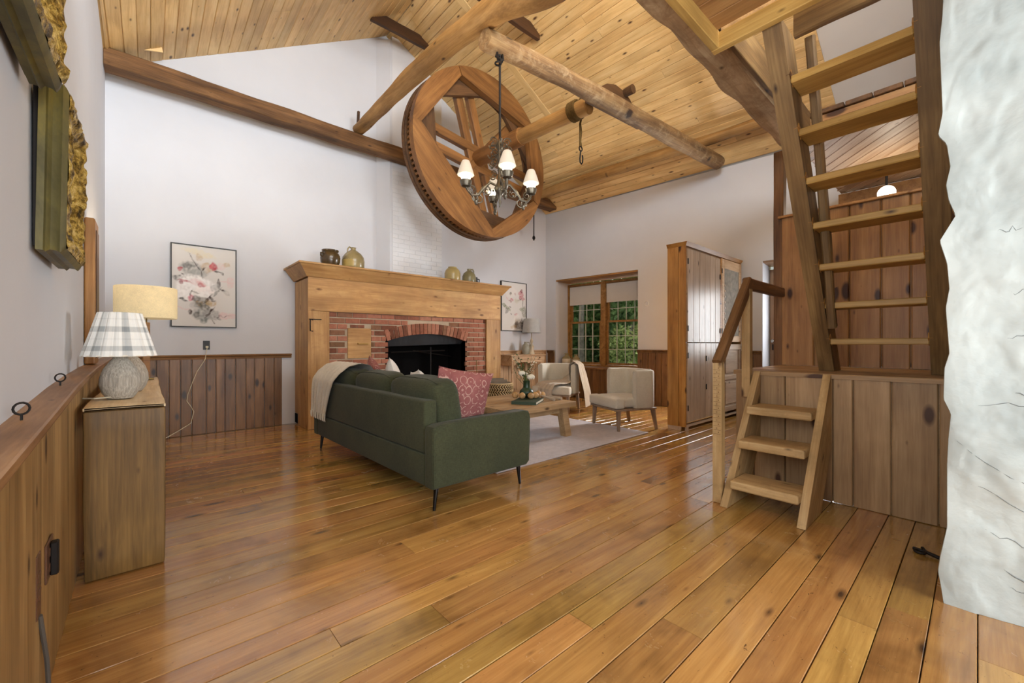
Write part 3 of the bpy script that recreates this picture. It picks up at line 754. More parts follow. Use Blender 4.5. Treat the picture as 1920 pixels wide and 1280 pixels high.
ws.box((2.95, -2.1, 1.5), (.5, 1.8, 3.02)); ws.box((2.98, -.6, 1.5), (.36, 1.2, 3.02))
stone = struct(ws.obj('wall_stone', m_stone, None, True))
def sx(y, z):
    f = max(0, (ey(z) - y) / (ey(z) + 1.3)) ** (1 / 1.4); return 2.65 - stone_pt(y, z) * (.35 + .65 * min(1, f * 8))
random.seed(31)
for (y, z, ln, sl, wd) in ((.0, .90, .22, .06, .0016), (-.10, .945, .10, .2, .0032), (.06, .72, .30, -.75, .0013), (.02, .55, .28, -.5, .0013), (-.02, .36, .16, -.28, .0016), (-.07, .22, .12, -.75, .003), (-.08, 1.18, .10, .05, .0014), (-.09, 1.36, .08, .1, .0014), (-.05, 1.62, .07, .1, .0012), (-.08, .14, .10, -.1, .0014)):
    pts = []
    for k in range(9):
        yy = y - ln * k / 8; zz = z + sl * ln * k / 8 + random.uniform(-.012, .012); pts.append((sx(yy, zz) + wd * .25, yy, zz))
    B().tube(pts, [wd * (.35 + sin(pi * k / 8)) for k in range(9)], 5).obj('crack', m_crack, stone)

# ---- chimney breast: whitewashed brick stack above the mantel
chim = struct(B().box((3.505, 6.52, 4.15), (.95, .18, 4.2)).obj('wall_chimney', m_wbrick))
zc = 2.24
row = 0
while zc < 4.09:
    x = 3.03; off = .11 if row % 2 else 0.0
    cuts = [3.03]
    q = 3.03 + (.21 - off)
    while q < 3.94: cuts.append(q); q += .21
    cuts.append(3.982)
    for a, c in zip(cuts, cuts[1:]):
        if c - a > .03: plank('brick', (a + .004, 6.43 - .006 - random.uniform(0, .003), zc + .033), (c - .004, 6.43 - .006 - random.uniform(0, .003), zc + .033), .064, .02, (0, -1, 0), m_wbrick, chim, .004)
    zc += .075; row += 1
struct(B().prism([(2.83, YB - .001, 2.236), (3.029, YB - .001, 2.236), (3.029, 6.432, 2.236), (2.99, 6.432, 2.236)], (0, 0, 0), (0, 0, 3.95)).obj('wall_chimney_side', m_wall))
# ================================================================ FIREPLACE
FY = 5.93
fp = thing('fireplace', 'large brick fireplace in a wide pine surround with shelf at the back wall', 'fireplace', (3.28, YB, 0))
fo = Vector(fp.location)
def F(x, y, z): return Vector((x, y, z)) - fo
def fbox(name, x0, x1, y0, y1, z0, z1, mat, parent=None, ch=.004, R=None):
    return B().box(F((x0+x1)/2, (y0+y1)/2, (z0+z1)/2), (x1-x0, y1-y0, z1-z0), R, ch).obj(name, mat, parent or fp)
def fplank(name, a, b_, w, t, n, mat, ch=.004, parent=None): return plank(name, F(*a), F(*b_), w, t, n, mat, parent or fp, ch)
# pine surround: side panel of three boards, front piers, wide lintel boards
for y0, y1 in ((FY + .002, 6.26), (6.262, 6.42), (6.422, 6.58)):
    zb = .16 if y0 > 6.4 else .004
    fplank('side_board', (1.60, (y0+y1)/2, zb), (1.60, (y0+y1)/2, 2.04), y1-y0-.002, .022, (-1, 0, 0), m_mantel)
fplank('side_board', (4.955, 6.25, .004), (4.955, 6.25, 2.04), .64, .022, (1, 0, 0), m_mantel)
fplank('pier_board', (1.738, FY, .004), (1.738, FY, 1.598), .275, .03, (0, -1, 0), m_mantel)
fplank('pier_board', (4.775, FY, .004), (4.775, FY, 1.598), .31, .03, (0, -1, 0), m_mantel)
fplank('lintel_board', (1.602, FY - .004, 1.845), (4.95, FY - .004, 1.845), .49, .034, (0, -1, 0), m_mantel)
fplank('edge_trim', (1.618, FY - .001, .004), (1.618, FY - .001, 2.03), .035, .012, (0, -1, 0), m_mantel, .003)
fplank('edge_trim', (4.94, FY - .006, 1.6), (4.94, FY - .006, 2.0), .022, .012, (0, -1, 0), m_mantel, .003)
# flared crown and shelf
z0, z1 = 2.055, 2.205
lo = [(1.58, 6.58), (1.58, FY - .025), (4.97, FY - .025), (4.97, 6.58)]
hi = [(1.47, 6.58), (1.47, FY - .135), (5.075, FY - .135), (5.075, 6.58)]
cr_ = B()
cr_.add([F(x, y, z0) for x, y in lo] + [F(x, y, z1) for x, y in hi] + [F(1.66, 6.58, z0), F(1.66, FY + .05, z0), F(4.90, FY + .05, z0), F(4.90, 6.58, z0)],
        [(0, 1, 5, 4), (1, 2, 6, 5), (2, 3, 7, 6), (0, 8, 9, 1), (1, 9, 10, 2), (2, 10, 11, 3)])
cr_.obj('crown', m_mantel, fp)
fbox('mantel_shelf', 1.45, 5.095, FY - .155, 6.425, 2.205, 2.232, m_mantel, ch=.006); fbox('mantel_shelf', 1.45, 2.82, 6.426, 6.585, 2.205, 2.232, m_mantel); fbox('mantel_shelf', 3.985, 5.095, 6.426, 6.585, 2.205, 2.232, m_mantel)
lt = B(); lt.tube([F(1.66, FY - .012, 1.475), F(1.625, FY - .012, 1.478), F(1.625, FY - .014, 1.33), F(1.66, FY - .012, 1.325)], .007, 6)
lt.box(F(1.69, FY - .006, 1.485), (.16, .006, .012)); lt.obj('iron_latch', m_iron, fp)
fbox('outlet_hole', 1.593, 1.604, 6.45, 6.56, .02, .155, m_soot)
# masonry: mortar backing with the arched opening, then every brick
BY = 5.965
def arch_in(x):     # underside of the arch
    t = (x - 3.46) / .72; return 1.205 + .115 * max(0, 1 - t * t)
OX0, OX1 = 2.745, 4.175
bk = B()
def msl(x0, x1, zlo0, zlo1):
    bk.prism([F(x0, BY + .012, zlo0), F(x1, BY + .012, zlo1), F(x1, BY + .012, 1.60), F(x0, BY + .012, 1.60)], (0, 0, 0), (0, .12, 0))
msl(1.872, OX0, .002, .002); msl(OX1, 4.63, .002, .002)
xs = [OX0 + (OX1 - OX0) * k / 14 for k in range(15)]
for a, c in zip(xs, xs[1:]): msl(a, c, arch_in(a) + .02, arch_in(c) + .02)
mort = bk.obj('masonry', m_mortar, fp)
DX0, DX1, DZ0, DZ1 = 2.135, 2.475, .945, 1.38     # little oven door
def brickp(x0, x1, z0, z1):
    o = plank('brick', F(x0, BY - random.uniform(0, .006), (z0+z1)/2), F(x1, BY - random.uniform(0, .006), (z0+z1)/2), z1-z0, .03, (0, -1, 0), m_brick, mort, .004)
pit = .0845; z = .012; row = 0
def arch_out(x):
    t = (x - 3.46) / .83; return 1.29 + .21 * max(0, 1 - t * t) if abs(t) < 1 else 0
while z + .06 < 1.60:
    zt = min(z + .068, 1.597); x = 1.885 + (0 if row % 2 else -.11); zm = (z + zt) / 2
    while x < 4.62:
        a, c = max(x + .006, 1.885), min(x + .215 - .006, 4.62); x += .215
        spans = [(a, c)]
        def cut(sp, lo, hi):
            out = []
            for p, q in sp:
                if q <= lo or p >= hi: out.append((p, q)); continue
                if p < lo: out.append((p, lo))
                if q > hi: out.append((hi, q))
            return out
        if zm < 1.25: spans = cut(spans, OX0, OX1)
        if DZ0 - .04 < zm < DZ1 + .03: spans = cut(spans, DX0 - .01, DX1 + .01)
        # around the arch ring
        if 1.17 < z + .068 and zm < 1.5:
            ring = [xx for xx in [2.5 + .02 * k for k in range(100)] if (xx - 3.46)**2 / .70 + ((z - .95) / .565)**2 < 1 and abs(xx - 3.46) < .80]
            if zm > 1.18 and ring: spans = cut(spans, min(ring) - .012, max(ring) + .012)
        for p, q in spans:
            if q - p > .03: brickp(p, q, z, zt)
    z += pit; row += 1
nv = 21
for k in range(nv):                              # voussoirs of the shallow arch
    t = (k + .5) / nv; x = OX0 - .02 + (OX1 - OX0 + .04) * t; zi = arch_in(x); ang = (t - .5) * .62
    d = Vector((sin(ang), 0, cos(ang))); p0 = F(x, BY - .004 - random.uniform(0, .005), zi - .003); hgt = .168
    plank('arch_brick', p0, p0 + d * hgt, .063, .12, (0, -1, 0), m_brick, mort, .004)
for k in range(2): brickp(2.255 + k * .105 - .08, 2.255 + k * .105 + .015, 1.385, 1.43)
# firebox
fb = B()
fb.box(F(3.46, 6.54, .65), (1.5, .03, 1.35)); fb.box(F(OX0 - .02, 6.25, .65), (.04, .56, 1.3)); fb.box(F(OX1 + .02, 6.25, .65), (.04, .56, 1.3)); fb.box(F(3.46, 6.28, 1.34), (1.5, .55, .03)); fb.box(F(3.46, 6.2, .012), (1.42, .5, .02))
fb.obj('firebox', m_soot, fp)
hd = B()
n = 16; vs = []; fs = []
for k in range(n + 1):
    x = OX0 + .01 + (OX1 - OX0 - .02) * k / n
    vs += [F(x, BY + .05, arch_in(x) + .005), F(x, BY + .13, 1.115 + .03 * (x - OX0)), F(x, BY + .15, 1.11 + .03 * (x - OX0)), F(x, BY + .07, arch_in(x) + .01)]
for k in range(n):
    for j in range(4): fs.append([k*4+j, k*4+(j+1) % 4, (k+1)*4+(j+1) % 4, (k+1)*4+j])
hd.add(vs, fs).obj('smoke_hood', m_hood, fp)
cn = B(); cn.tube([F(2.9, 6.2, 1.02), F(3.9, 6.2, 1.04)], .012, 6); cn.tube([F(3.62, 6.2, .02), F(3.62, 6.2, 1.1)], .012, 6); cn.tube([F(3.3, 6.22, 1.04), F(4.1, 6.3, .93)], .010, 6); cn.obj('crane', m_iron, fp)
od = fbox('oven_door', DX0, DX1, BY - .012, BY + .03, DZ0, DZ1, m_mantel, ch=.003)
B().box(F(2.345, BY - .03, 1.155), (.155, .03, .024), None, .004).obj('handle', m_tread, od)
B().tube([F(4.36, BY - .03, .86), F(4.40, BY - .03, .865), F(4.405, BY - .03, .55)], .006, 6).obj('gas_key', m_brass, fp)

# ================================================================ ROOF TIMBERS
tag(beam('tie_beam', (xl(6.3) + .005, 6.31, 4.262), (6.80, 6.31, 4.235), .21, .19, m_beam, seed=3, seg=40, rough=.012), 'long dark hewn beam across the back wall above the fireplace', 'beam')
b1 = tag(beam('tie_beam', (2.50, 6.02, 6.085), (3.55, 6.02, 6.085), .06, .17, m_darkbeam, seed=4, rough=.003, ch=.004), 'dark collar tie under the ridge nearest the chimney top', 'beam', 'collar ties')
b2 = tag(beam('tie_beam', (1.84, 4.26, 5.675), (4.28, 4.26, 5.675), .06, .17, m_darkbeam, seed=5, rough=.003, ch=.004), 'dark collar tie under the ridge showing behind the leaning pole, second from the chimney', 'beam', 'collar ties')
tag(log('log_pole', [(2.42, 6.31, 4.44), (2.37, 5.5, 4.36), (2.27, 4.2, 4.22), (2.17, 2.85, 3.975), (2.07, 1.95, 3.60), (2.03, 1.345, 3.47)], [.082, .088, .10, .105, .105, .105], m_log, seed=1.3), 'pale peeled pole sloping from the back beam towards the camera past the wheel', 'beam')
tag(log('log_pole', [(2.16, 2.80, 3.765), (3.3, 2.80, 3.88), (4.5, 2.80, 3.95), (5.8, 2.80, 4.03), (6.94, 2.80, 4.10)], [.086, .092, .10, .108, .105], m_log2, seed=4.1), 'knotty grey-brown pole running level to the right wall above the chandelier', 'beam')
tag(log('log_pole', [(6.29, 6.19, 4.34), (6.34, 5.4, 4.35), (6.46, 4.2, 4.36), (6.58, 3.0, 4.36), (6.70, 1.8, 4.385)], [.08, .09, .10, .085, .08], m_log, seed=7.7, rough=.02), 'wavy peeled pole lying along the roof boards above the right wall', 'beam')
tag(B().box((2.43, 6.34, 4.61), (.035, .035, .27), Matrix.Rotation(.05, 3, 'Y'), .003).obj('peg', m_darkbeam), 'short upright wooden peg on the back beam by the pole foot', 'peg')
# big hewn beam carrying the loft edge, loft deck and its pine edging
bb = tag(beam('hewn_beam', (-.28, 1.235, 3.32), (4.96, 1.235, 3.325), .235, .30, m_hewn, seed=9, seg=70, rough=.03, ch=.03), 'massive pale hewn beam under the loft edge at top right', 'beam')
loft = struct(B().box((1.18, -.95, 3.155), (2.9, 4.0, .02)).obj('loft_floor', m_panel))
for k in range(22):
    x = 2.68 - k * .135
    if x < -.2: break
    plank('plank', (x - .067, -2.9, 3.12), (x - .067, 1.085, 3.12), .131, .024, (0, 0, -1), m_panel, loft, .004)
struct(plank('trim_13', (-.2, 1.083, 3.075), (2.70, 1.083, 3.075), .11, .045, (0, -1, 0), m_tread))
struct(plank('trim_14', (2.70, 1.13, 3.07), (2.70, .14, 3.07), .105, .045, (-1, 0, 0), m_tread))
struct(B().box((2.742, .55, 3.26), (.03, 1.06, .26)).obj('trim_15', m_ladder))

struct(plank('trim_19', (2.76, 1.098, 3.31), (4.90, 1.098, 3.31), .26, .03, (0, -1, 0), m_ladder))
# ================================================================ THE WHEEL
WX, WY, WZ, WR = 3.895, 5.0, 4.06, 1.25
wh = thing('mill_wheel', 'huge wooden mill gear wheel hanging under the roof on a log axle', 'wheel', (WX, WY, WZ))
def pol(r, a, y): return Vector((r * cos(a), y, r * sin(a)))
NF = 6; A0 = radians(62)
J1 = [radians(q) for q in (38, 114, 174, 276, 335, 398)]
for k in range(5):                               # five felloes: round outside, straight inside
    a0, a1 = J1[k], J1[k + 1]
    arc = [pol(WR, a0 + (a1 - a0) * i / 20, 0) for i in range(21)]
    pts = [p + Vector((0, random.uniform(-.006, .006) * 0 + (.006 if k % 2 else -.004), 0)) for p in arc + [pol(1.12, a1 - .004, 0), pol(1.12, a0 + .004, 0)]]
    reframe(B().prism(pts, (0, 0, 0), (0, .105, 0)).obj('felloe', m_wheel, wh), pol(1, (a0 + a1) / 2 + pi / 2, 0))
J2 = [radians(q) for q in (6, 76, 144, 225, 305, 366)]
for k in range(5):                               # second layer behind, joints staggered
    a0, a1 = J2[k], J2[k + 1]
    arc = [pol(1.17, a0 + (a1 - a0) * i / 14, 0) for i in range(15)]
    reframe(B().prism(arc + [pol(1.07, a1 - .004, 0), pol(1.07, a0 + .004, 0)], (0, .112, 0), (0, .18, 0)).obj('felloe', m_wheeld, wh), pol(1, (a0 + a1) / 2 + pi / 2, 0))
def ring(name, r0, r1, y0, y1, mat, n=72):
    vs, fs = [], []
    for i in range(n):
        a = 2 * pi * i / n
        vs += [pol(r0, a, y0), pol(r1, a, y0), pol(r1, a, y1), pol(r0, a, y1)]
    for i in range(n):
        for q in range(4): fs.append([i*4+q, i*4+(q+1) % 4, ((i+1) % n)*4+(q+1) % 4, ((i+1) % n)*4+q])
    return B().add(vs, fs).obj(name, mat, wh, True)
ring('rim', 1.06, 1.255, .205, .25, m_wheeld); ring('rim', 1.05, 1.262, .256, .30, m_wheeld); ring('rope_groove', 1.08, 1.24, .249, .257, m_rope)
tb = B().box((0, 0, 0), (.05, .092, .035), None, .003).mesh('tooth'); tb.materials.append(m_wheel)
for k in range(110):                             # wooden teeth between the rims
    a = 2 * pi * k / 110
    o = link('tooth', tb, None, wh); M = Matrix.Rotation(-a, 4, 'Y'); M.translation = pol(1.205, a, .157); o.matrix_basis = M
def arm(ang, off, w=.125, d=.10, y=.225, ln=2.16, mat=m_wheel):
    d_ = Vector((cos(ang), 0, sin(ang))); nrm = Vector((-sin(ang), 0, cos(ang)))
    p = nrm * off + Vector((0, y, 0))
    q = (1.075 ** 2 - off ** 2) ** .5
    return beam('spoke', p - d_ * q, p + d_ * q, d, w, mat, up=nrm, parent=wh, rough=.004, seed=ang)
for an, y, pr in ((106, .255, (.115, -.115)), (172, .25, (.13, -.13)), (48, .24, (0,))):
    for of in pr: arm(radians(an), of, y=y)
axp = [Vector((WX, 5.36, 4.07)) - Vector(wh.location), Vector((WX, 4.6, 4.05)) - Vector(wh.location), Vector((WX + .01, 3.8, 4.02)) - Vector(wh.location), Vector((WX + .03, 3.07, 3.985)) - Vector(wh.location)]
log('axle', axp[:2] + [axp[1] + Vector((0, -.4, -.01))], [.125, .12, .118], m_wheel, wh, seg=8, rough=.004)
log('axle', [axp[1] + Vector((0, -.35, -.01)), axp[2], axp[3]], [.098, .10, .098], m_log, wh, seg=20, rough=.006)
# bearing saddle behind the level pole
sd = thing('bearing_saddle', 'dark half-round wooden bearing block behind the knotty level pole', 'block', (4.40, 2.945, 4.02))
pts = [(-.56, .0), (.56, .0), (.54, .06), (.40, .12), (.30, .16), (.22, .24), (.08, .30), (-.10, .32), (-.28, .27), (-.42, .18), (-.52, .08)]
B().prism([(x, 0, z + x * .06) for x, z in pts], (0, .0, 0), (0, .11, 0)).obj('block', m_wheeld, sd)
B().lathe([(.05, -.02), (.055, .1), (.0, .105)], 14, (.10, -.02, .29), Matrix.Rotation(-pi / 2, 3, 'X') @ Matrix.Rotation(pi, 3, 'X')).obj('peg', m_wheeld, sd)
# rope and hook on the axle
rh = thing('rope_hook', 'old rope wound round the axle with an iron hook hanging from it', 'rope', (3.915, 3.26, 4.0))
r_ = B(); r_.tube([Vector((.108 * sin(t), -.06 + .12 * t / 38, .108 * cos(t))) for t in [k * .35 for k in range(109)]], .013, 6); r_.obj('coil', m_rope, rh, True)
r_ = B(); r_.tube([(.10, .0, .06), (.13, .01, -.02), (.09, .0, -.12), (.10, 0, -.22), (.09, 0, -.34), (.10, 0, -.40)], [.016, .014, .013, .02, .014, .018], 7); r_.tube([(-.02, -.08, .11), (.04, -.12, .05), (.1, -.16, .03), (.13, -.13, .06)], .011, 6); r_.obj('rope_tail', m_rope, rh, True)
r_ = B(); r_.torus((.10, 0, -.43), .028, .008, Matrix.Rotation(pi / 2, 3, 'X')); r_.tube([(.10, 0, -.455), (.085, 0, -.56), (.09, 0, -.60), (.115, 0, -.615), (.135, 0, -.59), (.14, 0, -.53), (.13, 0, -.50)], .009, 7); r_.obj('hook', m_iron, rh, True)
# thin pull rod below the wheel rim
pr_ = thing('pull_rod', 'thin black iron rod with a spear tip hanging from the back beam below the wheel', 'rod', (6.19, 6.30, 3.355))
B().tube([(0, 0, .09), (0, 0, .79)], .011, 8).obj('rod', m_iron, pr_, True)
B().lathe([(0, 0), (.034, .06), (.03, .09), (.012, .12)], 10).obj('tip', m_iron, pr_, True)
tag(plank('wood_scrap', (3.98, 5.36, 5.33), (4.02, 5.36, 5.22), .035, .02, (0, -1, 0), m_tread), 'pale stick of new wood above the wheel top', 'stick')

# ================================================================ CHANDELIER
ch = thing('chandelier', 'ornate bronze chandelier with four lit glass shades hanging before the wheel', 'chandelier', (2.31, 2.775, 2.505))
B().tube([(0, 0, .42), (0, 0, 1.18)], .010, 8).obj('rod', m_iron, ch, True)
c_ = B(); c_.tube([(-.03, 0, 1.185), (-.045, -.0, 1.145), (-.02, -.03, 1.115), (.01, -.03, 1.125), (.012, -.02, 1.175)], .010, 7); c_.torus((0, 0, 1.145), .03, .009, Matrix.Rotation(pi / 2, 3, 'X')); c_.torus((-.02, 0, 1.095), .026, .008); c_.obj('ceiling_hook', m_iron, ch, True)
c_ = B()
c_.lathe([(.0, -.16), (.006, -.15), (.012, -.11), (.006, -.09), (.022, -.05), (.045, -.02), (.05, .01), (.03, .05), (.018, .10), (.016, .22), (.026, .28), (.02, .34), (.03, .40), (.012, .44)], 14)
c_.obj('column', m_bronze, ch, True)
def scroll(b, c, r, turns, plane, r0=.006, flip=1):
    u, v = plane; pts = []
    for k in range(int(16 * turns) + 1):
        a = k / 16 * 2 * pi; q = r * (1 - .75 * k / (16 * turns)); pts.append(Vector(c) + Vector(u) * (q * cos(a)) + Vector(v) * (q * sin(a) * flip))
    b.tube(pts, [r0 * (1 - .5 * i / len(pts)) for i in range(len(pts))], 5)
c_ = B()
for k in range(6):                               # filigree crown round the column
    a = 2 * pi * k / 6; u = (cos(a), sin(a), 0)
    for zc_, rr in ((.40, .042), (.32, .052), (.24, .042), (.12, .03)):
        scroll(c_, (u[0] * .06, u[1] * .06, zc_), rr, 1.4, (u, (0, 0, 1)), .006, 1 if k % 2 else -1)
    c_.ball((u[0] * .075, u[1] * .075, .20), .012, 6)
o_ = c_.obj('filigree', m_bronze, ch, True); o_['kind'] = 'stuff'
for k, (az, rad_, dz) in enumerate(((62, .30, 0), (158, .305, .0), (242, .29, .0), (-24, .29, .0))):
    az = radians(az) ; u = Vector((cos(az), sin(az), 0)); zv = Vector((0, 0, 1)); b = B()
    path = [u * .03 + zv * .03, u * .09 + zv * .05, u * .15 + zv * -.01, u * .20 + zv * -.075, u * .25 + zv * -.08, u * .285 + zv * -.045, u * rad_ + zv * -.015]
    b.tube(path, [.011, .012, .013, .013, .012, .010, .010], 7)
    for cc, r, fl in ((.12, .05, 1), (.19, .045, -1), (.25, .038, 1), (.22, .03, -1)):
        scroll(b, u * cc + zv * (-.03 if fl > 0 else -.10), r, 1.5, (u, zv), .0065, fl)
    b.lathe([(.0, -.075), (.012, -.06), (.018, -.035), (.008, -.02)], 8, u * .215 + zv * -.09)
    for q in range(7): b.ball(u * (.06 + .03 * q) + zv * (-.02 - .012 * q + .02 * (q % 2)), .011, 5)
    ar = b.obj('arm', m_bronze, ch, True)
    B().lathe([(.012, -.02), (.038, -.01), (.047, .012), (.052, .035), (.047, .04), (.036, .015), (0, .01)], 16, u * rad_).obj('cup', m_bronze, ar, True)
    B().lathe([(.032, .035), (.040, .06), (.036, .085), (0, .09)], 14, u * rad_).obj('bulb', m_bulb, ar, True)
    nr = 12
    sh = B(); sh.lathe([(.072, .085), (.066, .105), (.052, .15), (.036, .195), (.030, .205), (.028, .20), (.05, .148), (.064, .103)], 24, u * rad_, None, fn=lambda a, z: 1 + .02 * cos(a * nr))
    sh.obj('shade', m_glassshade, ar, True)
    pl_ = bpy.data.lights.new('chandelier_lamp', 'POINT'); pl_.energy = 20; pl_.color = (1, .86, .66); pl_.shadow_soft_size = .05
    lo_ = bpy.data.objects.new('chandelier_lamp', pl_); COL.objects.link(lo_); lo_.parent = ch; lo_.location = u * rad_ + zv * .115

# ================================================================ PLATFORM, PARTITION, LADDER
PZ = .933
pf = thing('stair_platform', 'raised pine platform with vertical board front at the foot of the ladder', 'platform', (4.3, .45, 0))
po = Vector(pf.location)
ycuts = [1.36, 1.22, 1.00, .70, .585, .385, .163, -.10, -.44]
for a, c in zip(ycuts, ycuts[1:]):
    plank('front_board', Vector((3.73, (a+c)/2, .004)) - po, Vector((3.73, (a+c)/2, PZ - .035)) - po, a - c - .006, .024, (-1, 0, 0), m_platf, pf, .006)
B().box(Vector((3.768, .455, .45)) - po, (.018, 1.77, .88)).obj('backing', m_platf, pf); B().box(Vector((4.33, 1.325, .45)) - po, (1.10, .018, .88)).obj('backing', m_platf, pf)  # unseen panels added to stop light leaking through the board gaps
for k in range(3):
    x0 = 3.757 + k * .39; plank('side_board', Vector((x0 + .195, 1.36, .004)) - po, Vector((x0 + .195, 1.36, PZ - .035)) - po, .384, .024, (0, 1, 0), m_platf, pf, .006)
for k in range(7):
    x0 = 3.715 + k * .172; plank('deck_board', Vector((x0 + .086, 1.372, PZ)) - po, Vector((x0 + .086, -.44, PZ)) - po, .169, .034, (0, 0, 1), m_platf, pf, .006)
pt = struct(B().box((4.975, .47, 1.7), (.03, 1.78, 1.5)).obj('wall_partition', m_panel))
yc = [1.355, 1.075, .80, .575, .385, .205, -.03, -.42]
for a, c in zip(yc, yc[1:]):
    plank('panel_board', (4.93, (a+c)/2, PZ + .004), (4.93, (a+c)/2, 2.45), a - c - .008, .028, (-1, 0, 0), m_panel, pt, .008)
struct(B().box((4.955, .46, 2.463), (.11, 1.84, .026), None, .006).obj('trim_16', m_panel))
tag(beam('corner_post', (5.0, 1.385, .003), (5.0, 1.385, 3.165), .09, .11, m_rail, up=(1, 0, 0), seed=2, rough=.004), 'dark square post rising from the partition end to the hewn beam', 'post')
# ladder stair
ld = thing('ladder_stair', 'steep open ladder stair of old oak with yellow pine treads leaning up to the loft', 'ladder', (3.9, .48, PZ))
lo0 = Vector(ld.location)
def lx(z): return 3.99 - (z - 1.17) * .6367
for y0, y1 in ((.762, .862), (.105, .218)):
    z0, z1 = PZ + .003, 3.06
    pts = [(lx(z0) - .03, z0), (lx(z0) + .215, z0), (lx(z1) + .215, z1), (lx(z1) - .03, z1)]
    if y0 < .5: pts[0] = (pts[0][0], z0)
    reframe(B().prism([(x, y0, z) for x, z in pts], -lo0, Vector((0, y1 - y0, 0)) - lo0).obj('stringer', m_ladder, ld), (-.537, 0, .843))
for i in range(8):
    z = 1.17 + .267 * i; x = lx(z)
    reframe(B().box(Vector((x + .09, .49, z)) - lo0, (.22, .545, .045 if i < 7 else .05), None, .006).obj('tread', m_tread, ld), (0, 1, 0)) if i < 7 else beam('top_board', Vector((3.03, .22, 3.18)) - lo0, Vector((3.03, .76, 3.18)) - lo0, .05, .24, m_ladder, up=(0, 0, 1), parent=ld, rough=.004)
for i in range(7):
    z = 1.17 + .267 * i; x = lx(z)
    for yy in (.77, .213):
        B().prism([(x - .045, yy - .012, z + .022), (x - .02, yy - .012, z + .06), (x + .05, yy - .012, z + .02), (x + .03, yy - .012, z - .03)], -lo0, Vector((0, .024, 0)) - lo0).obj('wedge', m_arms, ld)
beam('hand_pole', Vector((3.87, .725, 1.28)) - lo0, Vector((3.20, .715, 3.13)) - lo0, .05, .075, m_ladder, up=(1, 0, .4), seed=6, rough=.006, parent=ld)

# little steps up to the platform
st = thing('step_stair', 'short worn pine stair of three treads up to the platform', 'steps', (3.4, .96, 0))
so_ = Vector(st.location)
for y0, y1 in ((.705, .752), (1.165, 1.212)):
    pts = [(3.04, .002), (3.42, .002), (3.704, .40), (3.704, .93), (3.70, .93)]
    reframe(B().prism([(x, y0, z) for x, z in pts], -so_, Vector((0, y1 - y0, 0)) - so_).obj('stringer', m_steps, st), (.58, 0, .81))
for z, x in ((.19, 3.08), (.453, 3.225), (.683, 3.395)):
    reframe(B().box(Vector((x + .135, .958, z - .032)) - so_, (.275, .412, .06), None, .012, 2).obj('tread', m_steps, st), (0, 1, 0))
# handrail
hl = thing('handrail', 'dark bent wooden handrail with posts beside the short pine stair', 'handrail', (3.1, 1.25, 0))
ho = Vector(hl.location)
reframe(B().prism([(3.09, 1.222, .003), (3.15, 1.222, .003), (3.15, 1.222, .955), (3.125, 1.222, 1.02), (3.09, 1.222, 1.02)], -ho, Vector((0, .062, 0)) - ho).obj('newel_post', m_steps, hl), (0, 0, 1))
nk = B()
for k in range(17):
    nk.box(Vector((3.0895, 1.253, .50 + k * .029)) - ho, (.002, .05, .002))
    nk.box(Vector((3.0895, 1.243 + .012 * (k % 2), .513 + k * .029)) - ho, (.003, .006, .006))
nk.obj('tally_marks', m_rail, hl)
reframe(B().prism([(3.725, 1.228, .72), (3.785, 1.228, .72), (3.785, 1.228, 1.60), (3.725, 1.228, 1.60)], -ho + Vector((-.062, 0, 0)), Vector((-.062, .062, 0)) - ho).obj('post', m_steps, hl), (0, 0, 1))
beam('rail', Vector((3.10, 1.253, 1.005)) - ho, Vector((3.735, 1.262, 1.675)) - ho, .06, .085, m_rail, parent=hl, rough=.003)
beam('rail', Vector((3.70, 1.27, 1.648)) - ho, Vector((4.925, 1.345, 1.685)) - ho, .05, .10, m_rail, parent=hl, rough=.003)
# iron ring latch on the floor
fl_ = thing('floor_latch', 'black iron hatch latch lying on the floor by the rough wall', 'latch', (3.185, .19, .003))
lb = B(); lb.tube([(-.03, -.06, .008), (.0, 0, .012), (.02, .05, .008)], .009, 6); lb.tube([(0, 0, .012), (.05, .015, .012)], .008, 6); lb.obj('strap', m_iron, fl_, True)
B().torus((-.02, .02, .012), .022, .006).obj('ring', m_iron, fl_, True)

# ================================================================ ROOM BEHIND THE PARTITION, seen through the ladder
bc = struct(B().box((6.1, .40, 3.255), (2.25, 1.72, .03)).obj('back_loft_floor', m_panel))
dr = Vector((sin(radians(50)), cos(radians(50)), 0)); nr_ = Vector((dr.y, -dr.x, 0))
m_pinkp = wood('pale_ceiling_pine', 'a58363', 'b99a7c', 'c9ae92', rough=.5, knots=.5, var=.06, stain=.1, bmp=.1)
for k in range(-9, 10):                           # diagonal boards under the back loft, clipped to its outline
    o0 = Vector((6.1, .40, 3.236)) + nr_ * (k * .125)
    ts = []
    for ax, lo_, hi_ in ((0, 4.99, 7.2), (1, -.43, 1.23)):
        a, c = (lo_ - o0[ax]) / dr[ax], (hi_ - o0[ax]) / dr[ax]; ts.append((min(a, c), max(a, c)))
    t0, t1 = max(q[0] for q in ts), min(q[1] for q in ts)
    if t1 - t0 > .15: plank('ceiling_board', o0 + dr * t0, o0 + dr * t1, .119, .016, (0, 0, -1), m_pinkp, bc, .006)
for k in range(9):                                # rough board ends of the loft floor above
    y0 = 1.25 - k * .205
    B().box((5.15, y0 - .1, 3.44 + random.uniform(-.004, .004)), (.36, .195 + random.uniform(-.01, .0), .045), None, .006).obj('plank', m_wheeld, bc)
struct(plank('trim_17', (5.0, 1.26, 3.345), (5.0, -.43, 3.345), .145, .03, (-1, 0, 0), m_panel))
bw = struct(B().box((7.12, .42, 2.1), (.03, 1.7, 2.2)).obj('wall_back_room', m_panel))
